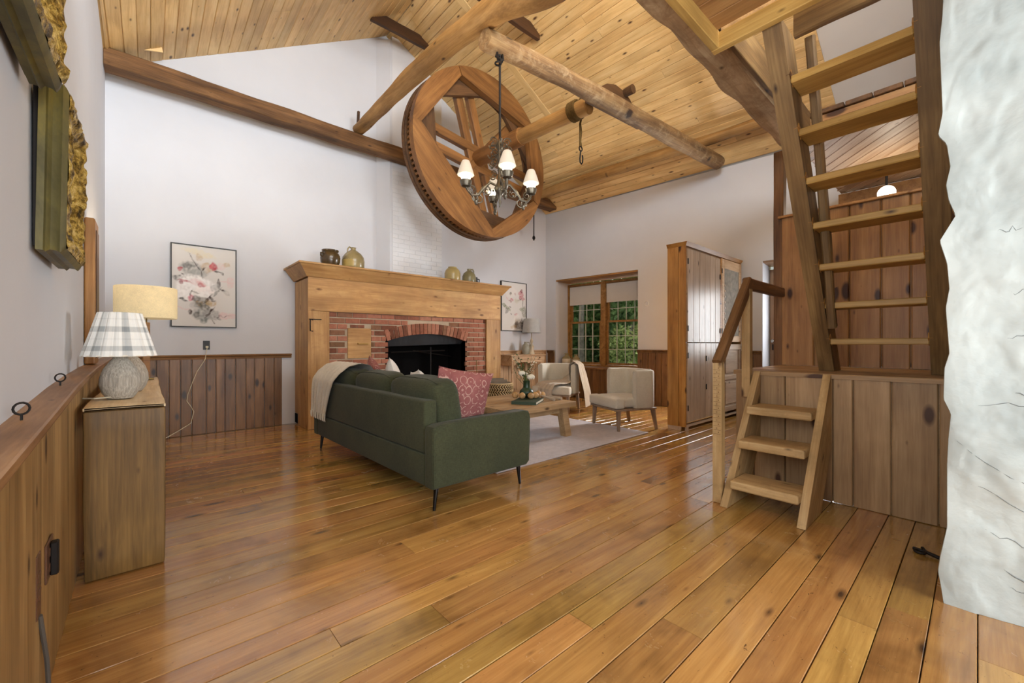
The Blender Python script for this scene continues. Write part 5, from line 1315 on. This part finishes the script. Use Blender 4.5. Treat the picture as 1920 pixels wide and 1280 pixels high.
# ================================================================ PAINTINGS
def painting(name, label, x0, x1, z0, z1, y, strokes, seed, bgc):
    p = thing(name, label, 'painting', ((x0+x1)/2, YB, (z0+z1)/2), 0, 'flower paintings'); w, h = x1-x0, z1-z0; f = .012
    for c, d in (((0, -.022, h/2 - f/2), (w, .042, f)), ((0, -.022, -h/2 + f/2), (w, .042, f)), ((-w/2 + f/2, -.022, 0), (f, .042, h - 2*f)), ((w/2 - f/2, -.022, 0), (f, .042, h - 2*f))): B().box(c, d).obj('frame', m_black, p)
    nx, nz = 90, 138; me = bpy.data.meshes.new('canvas'); W_, H_ = w - 2*f, h - 2*f
    vs = [(-W_/2 + W_*i/nx, -.030, -H_/2 + H_*j/nz) for j in range(nz+1) for i in range(nx+1)]
    me.from_pydata(vs, [], [[j*(nx+1)+i, j*(nx+1)+i+1, (j+1)*(nx+1)+i+1, (j+1)*(nx+1)+i] for j in range(nz) for i in range(nx)])
    ca = me.color_attributes.new('paint', 'FLOAT_COLOR', 'POINT'); cols = []
    for j in range(nz+1):
        for i in range(nx+1):
            u, v = i/nx, 1 - j/nz
            dx = .03 * noise.noise(Vector((u*7, v*9, seed))) + .015 * noise.noise(Vector((u*19, v*25, seed+4))); dz = .03 * noise.noise(Vector((u*7, v*9, seed+9))) + .015 * noise.noise(Vector((u*19, v*25, seed+14)))
            c = Vector(bgc) * (1 + .05 * noise.noise(Vector((u*3, v*4, seed+2))))
            for (cx, cy, rx, ry, an, col, al) in strokes:
                a_, b_ = u + dx - cx, (v + dz - cy) * 1.5; ca_, sa_ = cos(an), sin(an); q = ((a_*ca_ + b_*sa_)/(rx*1.2))**2 + ((-a_*sa_ + b_*ca_)/(ry*1.2))**2
                if q < 1.6:
                    k = al * max(0, min(1, (1.35 - q) * 1.6)) * (.72 + .6 * noise.noise(Vector((u*26, v*34, cx*50))))
                    c = c.lerp(Vector(col), max(0, min(1, k)))
            cols += [c.x, c.y, c.z, 1]
    ca.data.foreach_set('color', cols)
    m, t, b = newmat(name + '_paint_' + str(seed), .85, .1); at = N(t, 'ShaderNodeVertexColor'); at.layer_name = 'paint'; t.links.new(at.outputs[0], b.inputs['Base Color'])
    link('canvas', me, m, p)
    return p
def C3(h): c = lin(h); return (c[0], c[1], c[2])
GR, DG, WH, PK, RD_, OC, BR, GN = C3('8f908d'), C3('4c4b48'), C3('f0eeec'), C3('dcb3b4'), C3('b04a55'), C3('b79a6c'), C3('3b2c28'), C3('7f8a6e')
st1 = [(.42, .09, .22, .05, .2, C3('d9cfb4'), .8), (.42, .14, .05, .05, 0, OC, .5), (.30, .28, .16, .10, .3, GR, .85), (.36, .34, .17, .06, -.2, C3('a9aaa8'), .9), (.22, .25, .05, .05, 0, DG, .6), (.55, .25, .09, .07, 0, OC, .6), (.33, .20, .008, .14, -.55, BR, .95), (.45, .36, .012, .09, -.25, BR, .95), (.48, .27, .04, .01, -.4, BR, .8), (.63, .24, .045, .07, 0, RD_, .95), (.60, .23, .02, .05, .4, C3('c96a70'), .8), (.68, .31, .05, .02, 0, BR, .95), (.78, .32, .04, .02, .4, BR, .8), (.84, .20, .06, .04, .3, OC, .6), (.74, .22, .06, .06, 0, PK, .4), (.12, .29, .035, .03, .6, RD_, .9), (.09, .41, .07, .05, 0, DG, .85), (.18, .38, .06, .015, 1.0, DG, .8),
       (.30, .43, .17, .10, 0, WH, 1), (.22, .52, .14, .09, 0, WH, 1), (.48, .47, .16, .10, 0, WH, 1), (.52, .54, .14, .07, 0, C3('f4ecea'), 1), (.36, .45, .06, .06, .5, PK, .45), (.20, .45, .09, .016, .15, RD_, .85), (.14, .47, .03, .03, 0, C3('8c3a48'), .9), (.44, .49, .055, .025, .1, RD_, .9), (.45, .47, .07, .035, .2, C3('dd9a9a'), .6), (.17, .62, .11, .08, 0, WH, 1), (.43, .62, .14, .08, 0, WH, 1), (.35, .58, .06, .012, .3, DG, .7), (.28, .60, .012, .06, .3, BR, .9), (.28, .65, .04, .045, 0, C3('cf6f82'), .85), (.16, .67, .06, .02, .2, DG, .9), (.36, .66, .06, .05, 0, DG, .8), (.46, .70, .11, .07, 0, C3('6c695f'), .9), (.60, .70, .07, .05, 0, OC, .8), (.41, .72, .05, .05, 0, C3('a5855a'), .7), (.46, .76, .12, .06, .3, C3('5d5d55'), .9), (.55, .66, .012, .10, .7, BR, .9), (.62, .65, .05, .018, .5, BR, .9), (.70, .55, .012, .10, .5, GR, .8), (.72, .45, .018, .07, .1, BR, .9), (.76, .53, .06, .012, .6, BR, .85), (.66, .50, .05, .07, .4, C3('b4b5b3'), .7), (.85, .57, .06, .03, .5, GR, .5),
       (.32, .75, .06, .06, 0, C3('b8b6b4'), .8), (.26, .82, .03, .025, .3, BR, .85), (.15, .78, .10, .01, .3, PK, .5), (.44, .86, .12, .08, .2, GR, .9), (.60, .84, .12, .07, 0, C3('9a9997'), .85), (.37, .86, .04, .04, 0, DG, .85), (.48, .93, .05, .05, 0, C3('6b7370'), .8), (.57, .82, .014, .12, .7, BR, .85), (.62, .93, .01, .05, -.4, BR, .9), (.73, .88, .05, .014, .5, BR, .9), (.78, .86, .12, .006, 0, BR, .8), (.88, .86, .12, .05, 0, PK, .6), (.92, .42, .05, .10, .3, PK, .45), (.85, .43, .10, .008, .1, PK, .6)]
painting('flower_painting', 'floral canvas left of the fireplace above the wainscot, partly behind the drum lamp', .205, .885, 1.365, 2.405, YB, st1, 1.5, C3('d3d0cc'))
st2 = [(.35, .2, .22, .14, 0, C3('e2dedb'), .8), (.36, .22, .035, .04, 0, DG, .9), (.55, .24, .03, .03, 0, C3('9a5a62'), .8), (.78, .22, .09, .08, .4, C3('c27680'), .9), (.82, .16, .05, .03, .2, C3('8a4a55'), .9), (.75, .30, .05, .05, 0, RD_, .7), (.86, .32, .06, .04, .3, C3('b45b66'), .85), (.70, .36, .10, .015, -.4, BR, .7), (.85, .44, .012, .12, 0, DG, .8), (.40, .37, .05, .03, .3, C3('c06a74'), .8), (.34, .40, .05, .02, .6, C3('9a5560'), .7), (.2, .32, .10, .012, .8, PK, .8), (.10, .48, .07, .05, .3, GN, .85), (.22, .55, .12, .05, .5, C3('8f967f'), .9), (.20, .60, .05, .06, 0, DG, .6), (.34, .52, .04, .02, .4, DG, .7), (.38, .65, .03, .015, .6, DG, .7), (.62, .38, .10, .05, 0, C3('c9c6b6'), .8), (.92, .60, .08, .14, 0, C3('8c8c7c'), .85), (.80, .55, .06, .05, 0, GN, .7), (.58, .68, .05, .03, 0, C3('c0808a'), .85), (.66, .75, .12, .09, 0, C3('e9e4df'), .9), (.72, .90, .20, .10, 0, C3('80736b'), .85), (.60, .88, .05, .09, .2, C3('5e5049'), .8), (.88, .90, .08, .12, 0, DG, .85), (.48, .93, .10, .05, 0, OC, .5), (.78, .80, .012, .10, .4, BR, .8)]
painting('flower_painting', 'floral canvas in the corner right of the fireplace above the washstand', 5.50, 6.225, 1.43, 2.475, YB, st2, 7.5, C3('d9d7d4'))

# ================================================================ CONSOLE TABLE AND LAMPS ALONG THE LEFT WALL
cs = thing('console_table', 'chunky natural wood console table against the left wall', 'table', (-.085, 3.95, 0))
def wob(a, z): return .006 * noise.noise(Vector((a * 3, z * 3, 2)))
def slab(name, x0, x1, y0, y1, z0, z1, mat):
    b = B().box(((x0+x1)/2, (y0+y1)/2, (z0+z1)/2), (x1-x0, y1-y0, z1-z0))
    bmesh.ops.subdivide_edges(b.bm, edges=b.bm.edges[:], cuts=7, use_grid_fill=True)
    for v in b.bm.verts: v.co += Vector((.010 * noise.noise(v.co * 2.3), 0, .004 * noise.noise(v.co * 4 + Vector((3, 3, 3))))) 
    bmesh.ops.bevel(b.bm, geom=[e for e in b.bm.edges if e.calc_face_angle(0) > 1.0], offset=.008, segments=2, profile=.5, affect='EDGES')
    return b.obj(name, mat, cs, True)
slab('end_panel', -.15, .15, -1.12, -1.03, .004, .822, m_cons); slab('end_panel', -.15, .15, 1.03, 1.12, .004, .822, m_cons); slab('apron', -.14, .14, -1.026, 1.026, .766, .822, m_cons); slab('top', -.152, .152, -1.122, 1.122, .824, .842, m_constop)
pl1 = thing('table_lamp', 'table lamp with pleated plaid shade and ribbed ceramic base on the console', 'lamp', (-.118, 3.20, .848))
RB = [(0, 0), (.055, 0), (.075, .03), (.088, .075), (.086, .115), (.07, .165), (.045, .205), (.032, .222), (.032, .236), (0, .236)]
B().lathe(RB, 36).obj('base', m_rib, pl1, True)
B().tube([(0, 0, .23), (0, 0, .30)], .012, 8).obj('neck', m_shade, pl1)
npl = 18; vs, fs, uvs = [], [], []
ns = npl * 4
for (r, z, vv) in ((.152, .236, 0), (.148, .25, .05), (.118, .355, .5), (.086, .475, .96), (.083, .478, 1)):
    for k in range(ns + 1):
        a = 2 * pi * k / ns; q = k % 4; off = (0, .007, .009, .005)[q]; vs.append(((r + off) * cos(a), (r + off) * sin(a), z)); uvs.append((k / ns, vv))
for i in range(4):
    for k in range(ns): fs.append([i*(ns+1)+k, i*(ns+1)+k+1, (i+1)*(ns+1)+k+1, (i+1)*(ns+1)+k])
me = bpy.data.meshes.new('lamp_shade'); me.from_pydata(vs, [], fs); ul = me.uv_layers.new(name='UVMap')
for l in me.loops: ul.data[l.index].uv = uvs[l.vertex_index]
link('lamp_shade', me, m_plaid, pl1)
B().torus((0, 0, .238), .153, .004, None, 40, 5).obj('shade_trim', m_shade, pl1, True)
B().tube([(-.03, -.05, .012), (-.10, -.04, .008), (-.15, .03, .006)], .004, 5).obj('cord', m_cordw, pl1)
pv = tag(B().lathe(RB, 36).obj('vase', m_rib, None, True, (-.085, 3.66, .847)), 'second ribbed ceramic vase half hidden behind the plaid lamp base', 'vase')
dl = thing('table_lamp', 'lit lamp with cream drum shade and square wooden stem at the console far end', 'lamp', (-.012, 4.75, .847))
B().box((0, 0, .25), (.048, .048, .48), None, .004).obj('stem', m_mirrorw, dl); B().box((0, 0, .008), (.10, .10, .014), None, .003).obj('foot', m_brass, dl)
B().lathe([(.205, .525), (.208, .530), (.208, .785), (.205, .79), (.202, .785), (.202, .53)], 48).obj('lamp_shade', m_drum, dl, True)
B().tube([(0, 0, .79), (0, 0, .805)], .016, 10).obj('finial', m_iron, dl); B().tube([(0, 0, .49), (0, 0, .79)], .006, 6).obj('harp', m_brass, dl); B().tube([(-.2, 0, .787), (.2, 0, .787)], .003, 5).obj('spider', m_brass, dl)
B().ball((0, 0, .62), .035, 12).obj('bulb', m_bulb, dl, True)
ql = bpy.data.lights.new('drum_lamp_light', 'POINT'); ql.energy = 26; ql.color = (1, .9, .74); ql.shadow_soft_size = .035
qo = bpy.data.objects.new('drum_lamp_light', ql); COL.objects.link(qo); qo.location = (-.012, 4.75, 1.56)
# tall narrow board standing on the cap rail
mr = thing('wooden_board', 'tall narrow old wooden board standing on the left wall rail behind the plaid lamp', 'board', (xl(4.18) + .004, 4.18, 1.012))
reframe(B().box((.027, 0, .505), (.052, .27, 1.01), None, .007).obj('board', m_mirrorw, mr), (0, 0, 1))
reframe(B().box((.0555, .02, .49), (.005, .18, .90), None, .002).obj('inlay', m_rail, mr), (0, 0, 1))
# ---- carved gilt picture frames, seen almost edge-on
def gilt(label, y0, y1, z0, z1, lean=.02, seed=0):
    g = thing('gilt_frame', label, 'picture frame', (xl((y0+y1)/2) + .004, (y0+y1)/2, (z0+z1)/2), 0, 'gilt picture frames')
    hy, hz = (y1-y0)/2, (z1-z0)/2
    # profile: (inset from the outer edge, height off the wall)
    side = [(.0, .012), (.0, .030), (-.006, .036), (.004, .046), (.002, .062), (-.004, .070), (.006, .078), (.016, .083)]
    orn = [(.016, .083), (.024, .092), (.036, .098), (.05, .094), (.058, .086), (.066, .078), (.078, .074), (.088, .062), (.096, .056), (.104, .044), (.112, .044), (.116, .03)]
    def sweep(name, prof, mat, amp):
        n = 36; vs, fs = [], []; m = len(prof); K = 4 * n
        for i in range(K):
            s_, f = divmod(i, n); f /= n
            c = [(-hy, -hz), (hy, -hz), (hy, hz), (-hy, hz)]; a, b_ = Vector(c[s_]), Vector(c[(s_+1) % 4]); p = a + (b_ - a) * f; ctr = Vector((0, 0))
            for (ins, hh) in prof:
                q = Vector((p.x - ins * (1 if p.x > 0 else -1) * min(1, abs(p.x) / hy) ** 1 , p.y - ins * (1 if p.y > 0 else -1))) if False else Vector((p.x * (hy - ins) / hy, p.y * (hz - ins) / hz))
                bump_ = 0
                if amp:
                    ridge = max(0, 1 - abs(ins - .042) / .034); bump_ = amp * ridge * (noise.noise(Vector((q.x * 34, q.y * 34, seed))) * .8 + .7 * max(0, noise.noise(Vector((q.x * 12, q.y * 12, seed + 5)))) + .5 * (max(0, 1 - abs(f - .5) * 9) + max(0, 1 - min(f, 1 - f) * 8)))
                vs.append((min(hh, .086) + bump_ * .8 + lean * .6 * (q.y + hz) / (2 * hz) * .8, q.x - (bump_ * .5 if amp and s_ == 1 else 0), q.y))
        for i in range(K):
            for j in range(m - 1): fs.append([i*m+j, i*m+j+1, ((i+1) % K)*m+j+1, ((i+1) % K)*m+j])
        return B().add(vs, fs).obj(name, mat, g, True)
    sweep('side_moulding', side, m_olive, 0); sweep('carved_moulding', orn, m_gold, .026)
    B().box((.03 + lean * .3, 0, 0), (.006, 2*hy - .22, 2*hz - .22)).obj('canvas', m_olive, g); B().box((.014, 0, 0), (.016, 2*hy - .03, 2*hz - .03)).obj('backing', m_iron, g)
    return g
gilt('carved gilt picture frame on the left wall, lower and farther of two', 2.13, 2.62, 1.475, 2.06, .018, 3)
gilt('carved gilt picture frame cut off at the top of the left wall, upper of two', 1.40, 1.965, 1.965, 2.62, .02, 8)
# ---- screw eyes on the cap rail, sockets and cables
for k, (yy, lab) in enumerate(((1.78, 'iron screw eye on the left wall rail, nearer the camera'), (2.57, 'iron screw eye on the left wall rail, nearer the console table'))):
    e = thing('screw_eye', lab, 'hook', (xl(yy) + .03, yy, cz(yy) + .004), .5, 'screw eyes in the left rail'); B().tube([(0, 0, 0), (0, 0, .02)], .003, 6).obj('shank', m_iron, e); B().torus((0, 0, .034), .0165, .003, Matrix.Rotation(pi/2, 3, 'X')).obj('eye', m_iron, e, True)
def outlet(name, label, loc, rot, w, h, mat):
    o = thing(name, label, 'socket', loc, rot); B().box((0, -.003, 0), (w, .006, h), None, .002).obj('plate', mat, o)
    for dz in (-.025, .025): B().box((0, -.0065, dz), (.034, .003, .030), None, .006).obj('receptacle', mat, o)
    return o
XW = xl(2) + .0505
o = outlet('wall_socket', 'brown double socket plate low on the left wainscot, right of the grey-corded box', (XW, 2.04, .44), radians(90), .125, .125, m_brownpl); B().box((0, -.016, .0), (.03, .02, .11), None, .004).obj('plug_block', m_iron, o)
o = outlet('junction_box', 'brown junction box on the left wainscot with a grey cable below it', (XW, 1.855, .43), radians(90), .06, .19, m_brownpl)
tag(B().tube([(XW + .006, 1.865, .335), (XW + .009, 1.885, .27), (XW + .012, 1.93, .16), (XW + .012, 1.96, .06), (XW + .014, 1.97, .008)], .006, 7).obj('cable', m_cord2, None, True), 'grey cable running down the left wainscot to the floor', 'cable')
o = outlet('wall_socket', 'black socket on the white back wall above the wainscot', (.563, YB, 1.136), 0, .072, .115, m_black); B().box((.005, -.016, -.022), (.03, .022, .028), None, .004).obj('plug', m_cordw, o)
tag(B().tube([(.568, YB - .03, 1.105), (.555, YB - .055, 1.03), (.545, YB - .062, .96), (.46, YB - .065, .80), (.40, YB - .06, .62), (.37, YB - .06, .52), (.36, YB - .06, .44), (.40, YB - .06, .37), (.43, YB - .062, .30), (.40, YB - .065, .16), (.30, YB - .10, .10), (.18, YB - .14, .035), (.10, YB - .2, .008), (.0, YB - .3, .006)], .0045, 6).obj('lamp_cord', m_cordw, None, True), 'thin cream lamp cord trailing down the back wainscot to the floor', 'cord')
tag(B().torus((0, 0, 0), .045, .007, Matrix.Rotation(pi/2, 3, 'Y') @ Matrix.Identity(3), 24, 6).obj('wall_ring', m_plate, None, True, W(.372, -.008, 1.924)), 'faint round white ring fitting on the right wall beside the armoire', 'fitting')

# ================================================================ GARDEN OUTSIDE THE WINDOW
gd = struct(B().box((18, 6, -.25), (18, 30, .1)).obj('garden_ground', m_grass))
random.seed(5)
def leaves_mesh(name, n, rx, ry, rz, size):
    b = B()
    for k in range(n):
        while True:
            p = Vector((random.uniform(-1, 1), random.uniform(-1, 1), random.uniform(-1, 1)))
            if .15 < p.length < 1: break
        p = Vector((p.x * rx, p.y * ry, p.z * rz)); d = Vector((random.uniform(-1, 1), random.uniform(-1, 1), random.uniform(-1, 1))).normalized(); s_ = d.orthogonal().normalized(); L_ = size * random.uniform(.6, 1.3)
        b.add([p, p + d * L_ * .5 + s_ * L_ * .3, p + d * L_, p + d * L_ * .5 - s_ * L_ * .3], [(0, 1, 2, 3)])
    return b.mesh(name)
L1 = leaves_mesh('foliage', 2600, 1.0, 1.0, 1.2, .17); L1.materials.append(m_leaf)
L2 = leaves_mesh('foliage', 1700, 1.0, 1.0, 1.0, .16); L2.materials.append(m_leaf2)
tl = ['leafy tree outside behind the left window sash', 'pale trunked slim tree close outside the left window sash', 'bright green shrub outside the right window sash', 'dark tree outside behind the right window sash', 'tallest tree far back in the garden, behind the left sash', 'broad tree far back in the garden, behind the right sash']
hg = tag(empty('hedge', (20, 13, -.2)), 'dense dark hedge closing the far end of the garden', 'hedge')
random.seed(11)
hb = B()
for k in range(5200):
    p = Vector((random.uniform(-.8, .8), random.uniform(-6, 6), random.uniform(0, 7))); q_ = Vector((random.uniform(-1, 1), random.uniform(-1, 1), random.uniform(-1, 1))).normalized(); s_ = q_.orthogonal(); L_ = random.uniform(.25, .55)
    hb.add([p, p + q_ * L_ * .5 + s_ * L_ * .35, p + q_ * L_, p + q_ * L_ * .5 - s_ * L_ * .35], [(0, 1, 2, 3)])
o = hb.obj('foliage', m_leaf, hg); o['kind'] = 'stuff'
for k, (x, y, h, r, lm) in enumerate(((12.9, 10.3, 3.4, 1.35, L1), (10.1, 8.15, 4.2, .62, L1), (10.3, 6.55, 1.9, .9, L2), (12.7, 7.6, 3.2, 1.25, L1), (16.4, 14.2, 4, 1.8, L1), (17.0, 9.7, 4, 1.7, L1))):
    t = thing('garden_tree', tl[k], 'tree', (x, y, -.2), random.random() * 3, 'garden trees and shrubs')
    tr_ = .10 if k != 1 else .12
    B().tube([(0, 0, 0), (.05, .02, h * .4), (0, .05, h)], [tr_, tr_ * .8, tr_ * .4], 10).obj('trunk', m_bark, t, True)
    f = link('foliage', lm, None, t, (0, 0, max(h * .62, r * .8) if k != 1 else 4.0)); f.scale = (r, r, r * (1.2 if h > 2 else .8)); f['kind'] = 'stuff'
    if h > 2 and k != 1:
        f = link('foliage', lm, None, t, (.1, .1, r * .55), (0, 0, 1.3)); f.scale = (r * .8, r * .8, r * .55); f['kind'] = 'stuff'
